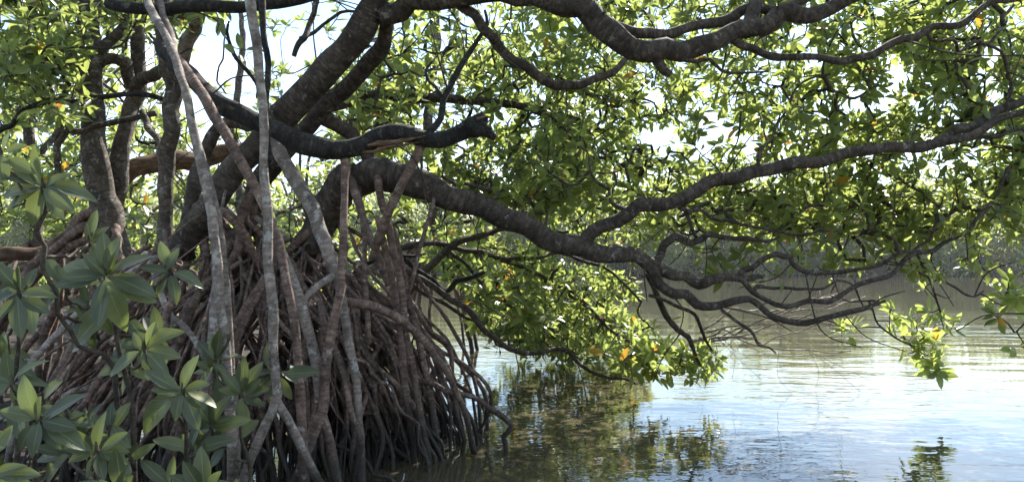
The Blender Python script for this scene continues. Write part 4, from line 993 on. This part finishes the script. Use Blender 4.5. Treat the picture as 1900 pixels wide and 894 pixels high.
# ------------------------------------------------------------------ far bank
FARV = []
for q in range(4):
    lv = Leaves(); Hh = rng.uniform(7.5, 10)
    lobes = [(rng.normal(0, 2.0), rng.normal(0, 1.5), rng.uniform(.10, .85) * Hh, rng.uniform(1.0, 2.0)) for _ in range(22)]
    for i in range(3600):
        lb = lobes[rng.integers(len(lobes))]
        dv = rng.normal(0, 1, 3); dv /= np.linalg.norm(dv)
        p = np.array(lb[:3]) + dv * lb[3] * rng.uniform(.55, 1.05) * np.array([1.15, 1, .8])
        if p[2] < 0.25: continue
        lv.put(p, dv * .6 + rng.normal(0, .6, 3), dv * .3 + rng.normal(0, .4, 3) + [0, 0, .7], rng.uniform(.3, .55), rng.integers(3), np.clip(rng.normal(.5, .25), 0, .95))
    arr = lv.arrays(); m = Mesh(); add_leaves(m, arr, np.arange(len(arr[0])), FAR_T)
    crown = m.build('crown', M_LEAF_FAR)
    m = Mesh()
    for s in range(9):
        a = rng.uniform(0, 6.28); R = rng.uniform(.6, 2.6)
        m.tube(spline(np.array([[0, 0, 2.2], [math.cos(a) * R * .6, math.sin(a) * R * .6, 1.5], [math.cos(a) * R, math.sin(a) * R, -.4]]), .3), np.full(9, .06)[:len(spline(np.array([[0, 0, 2.2], [math.cos(a) * R * .6, math.sin(a) * R * .6, 1.5], [math.cos(a) * R, math.sin(a) * R, -.4]]), .3))] if False else np.full(len(spline(np.array([[0, 0, 2.2], [math.cos(a) * R * .6, math.sin(a) * R * .6, 1.5], [math.cos(a) * R, math.sin(a) * R, -.4]]), .3)), .06), 5, 0, .5)
    for s in range(4):
        e = np.array([rng.normal(0, 1.6), rng.normal(0, 1), Hh * rng.uniform(.6, .9)])
        c = spline(np.array([[0, 0, 1.5], e * [.4, .4, .55], e]), .6)
        m.tube(c, np.linspace(.14, .04, len(c)), 6, 0, .5)
    trunk = m.build('trunk', M_TRUNK)
    FARV.append((crown.data, trunk.data))
    bpy.data.objects.remove(crown); bpy.data.objects.remove(trunk)
xf = -48.0
row = []
while xf < 62:
    row.append((xf + rng.normal(0, .6), 68.5 + rng.uniform(-1, 1.5) + 2.5 * math.sin(xf * .06))); xf += rng.uniform(2.7, 3.8)
xf = -50.0
while xf < 66:
    row.append((xf, 74 + rng.uniform(-1, 2) + 2.5 * math.sin(xf * .06))); xf += rng.uniform(3.5, 5)
for i, (x, y) in enumerate(row):
    T = thing('mangrove_tree', 'mangrove in the hazy grey-green line of trees along the far bank', 'tree', (x, y, 0.05), 'mangroves along the far bank')
    T.rotation_euler.z = rng.uniform(0, 6.28)
    s = rng.uniform(.8, 1.12) * (1.15 if y > 72 else 1)
    T.scale = (s, s, s * rng.uniform(.9, 1.1))
    for nm, me in zip(('crown', 'trunk'), FARV[i % 4]):
        o = bpy.data.objects.new(nm, me); COL.objects.link(o); o.parent = T

# ------------------------------------------------------------------ put the leaves on: those that show largest singly, the rest as one crown per tree
W_, H_ = 640, 301
zb = np.full(W_ * H_, 1e9)
def cells(v):
    px, py, d = project(v)
    ix = (px / 1900 * W_).astype(int); iy = (py / 894 * H_).astype(int)
    ok = (ix >= 0) & (ix < W_) & (iy >= 0) & (iy < H_) & (v[:, 1] > 0.2)
    return ix + iy * W_, d, ok
packs = []
for T, temps, tag, mat, npick in ALL:
    arr = T.leaves.arrays()
    p, R, L, k, t = arr
    smp = np.array([[0, s, 0] for s in (.3, .45, .6, .75, .9)] + [[x, s, 0] for s in (.4, .6, .75) for x in (-.12, .12)])
    v = np.einsum('nij,vj->nvi', R, smp) * L[:, None, None] + p[:, None, :]
    packs.append((arr, v))
    c, d, ok = cells(v.reshape(-1, 3))
    np.minimum.at(zb, c[ok], d[ok])
for v in OCC:
    c, d, ok = cells(v)
    np.minimum.at(zb, c[ok], d[ok] - 0.01)
for (T, temps, tag, mat, npick), (arr, v) in zip(ALL, packs):
    n = len(arr[0])
    c, d, ok = cells(v.reshape(-1, 3))
    vis = np.zeros(len(c)); vis[ok] = (d[ok] <= zb[c[ok]] + 0.004)
    share = vis.reshape(n, -1).sum(1) / v.shape[1]
    score = share * (arr[2] / arr[0][:, 1].clip(.2)) ** 2
    order = np.argsort(-score)
    if npick > n: pick = order
    else: pick = order[:npick][share[order[:npick]] >= 0.3]
    for i in pick: leaf_object(arr, i, temps, tag, mat, T.owners[i] if T.owners else T.root, T.base)
    rest = np.setdiff1d(np.arange(n), pick)
    if len(rest):
        m = Mesh(); add_leaves(m, arr, rest, temps)
        o = m.build('crown', mat, T.root, T.base); o['kind'] = 'stuff'

# ------------------------------------------------------------------ damp air over the lagoon
M_HAZE, n, l = new_mat('haze')
out = n.new('ShaderNodeOutputMaterial'); pv = n.new('ShaderNodeVolumePrincipled')
pv.inputs['Color'].default_value = (0.9, 0.93, 0.96, 1)
pv.inputs['Density'].default_value = 0.0004
pv.inputs['Anisotropy'].default_value = 0.35
l.new(pv.outputs[0], out.inputs['Volume'])
m = Mesh()
x0, x1, y0, y1, z0, z1 = -1300, 1300, -1300, 1300, -1.6, 19.0
v = np.array([[x, y, z] for z in (z0, z1) for y in (y0, y1) for x in (x0, x1)], float)
q = np.array([0, 2, 3, 1, 4, 5, 7, 6, 0, 1, 5, 4, 2, 6, 7, 3, 0, 4, 6, 2, 1, 3, 7, 5])
m.add(v, q, np.full(6, 4), np.zeros((24, 2)), 0.5)
hz = m.build('haze', M_HAZE); hz['kind'] = 'stuff'; hz['label'] = 'thin damp haze over the lagoon'
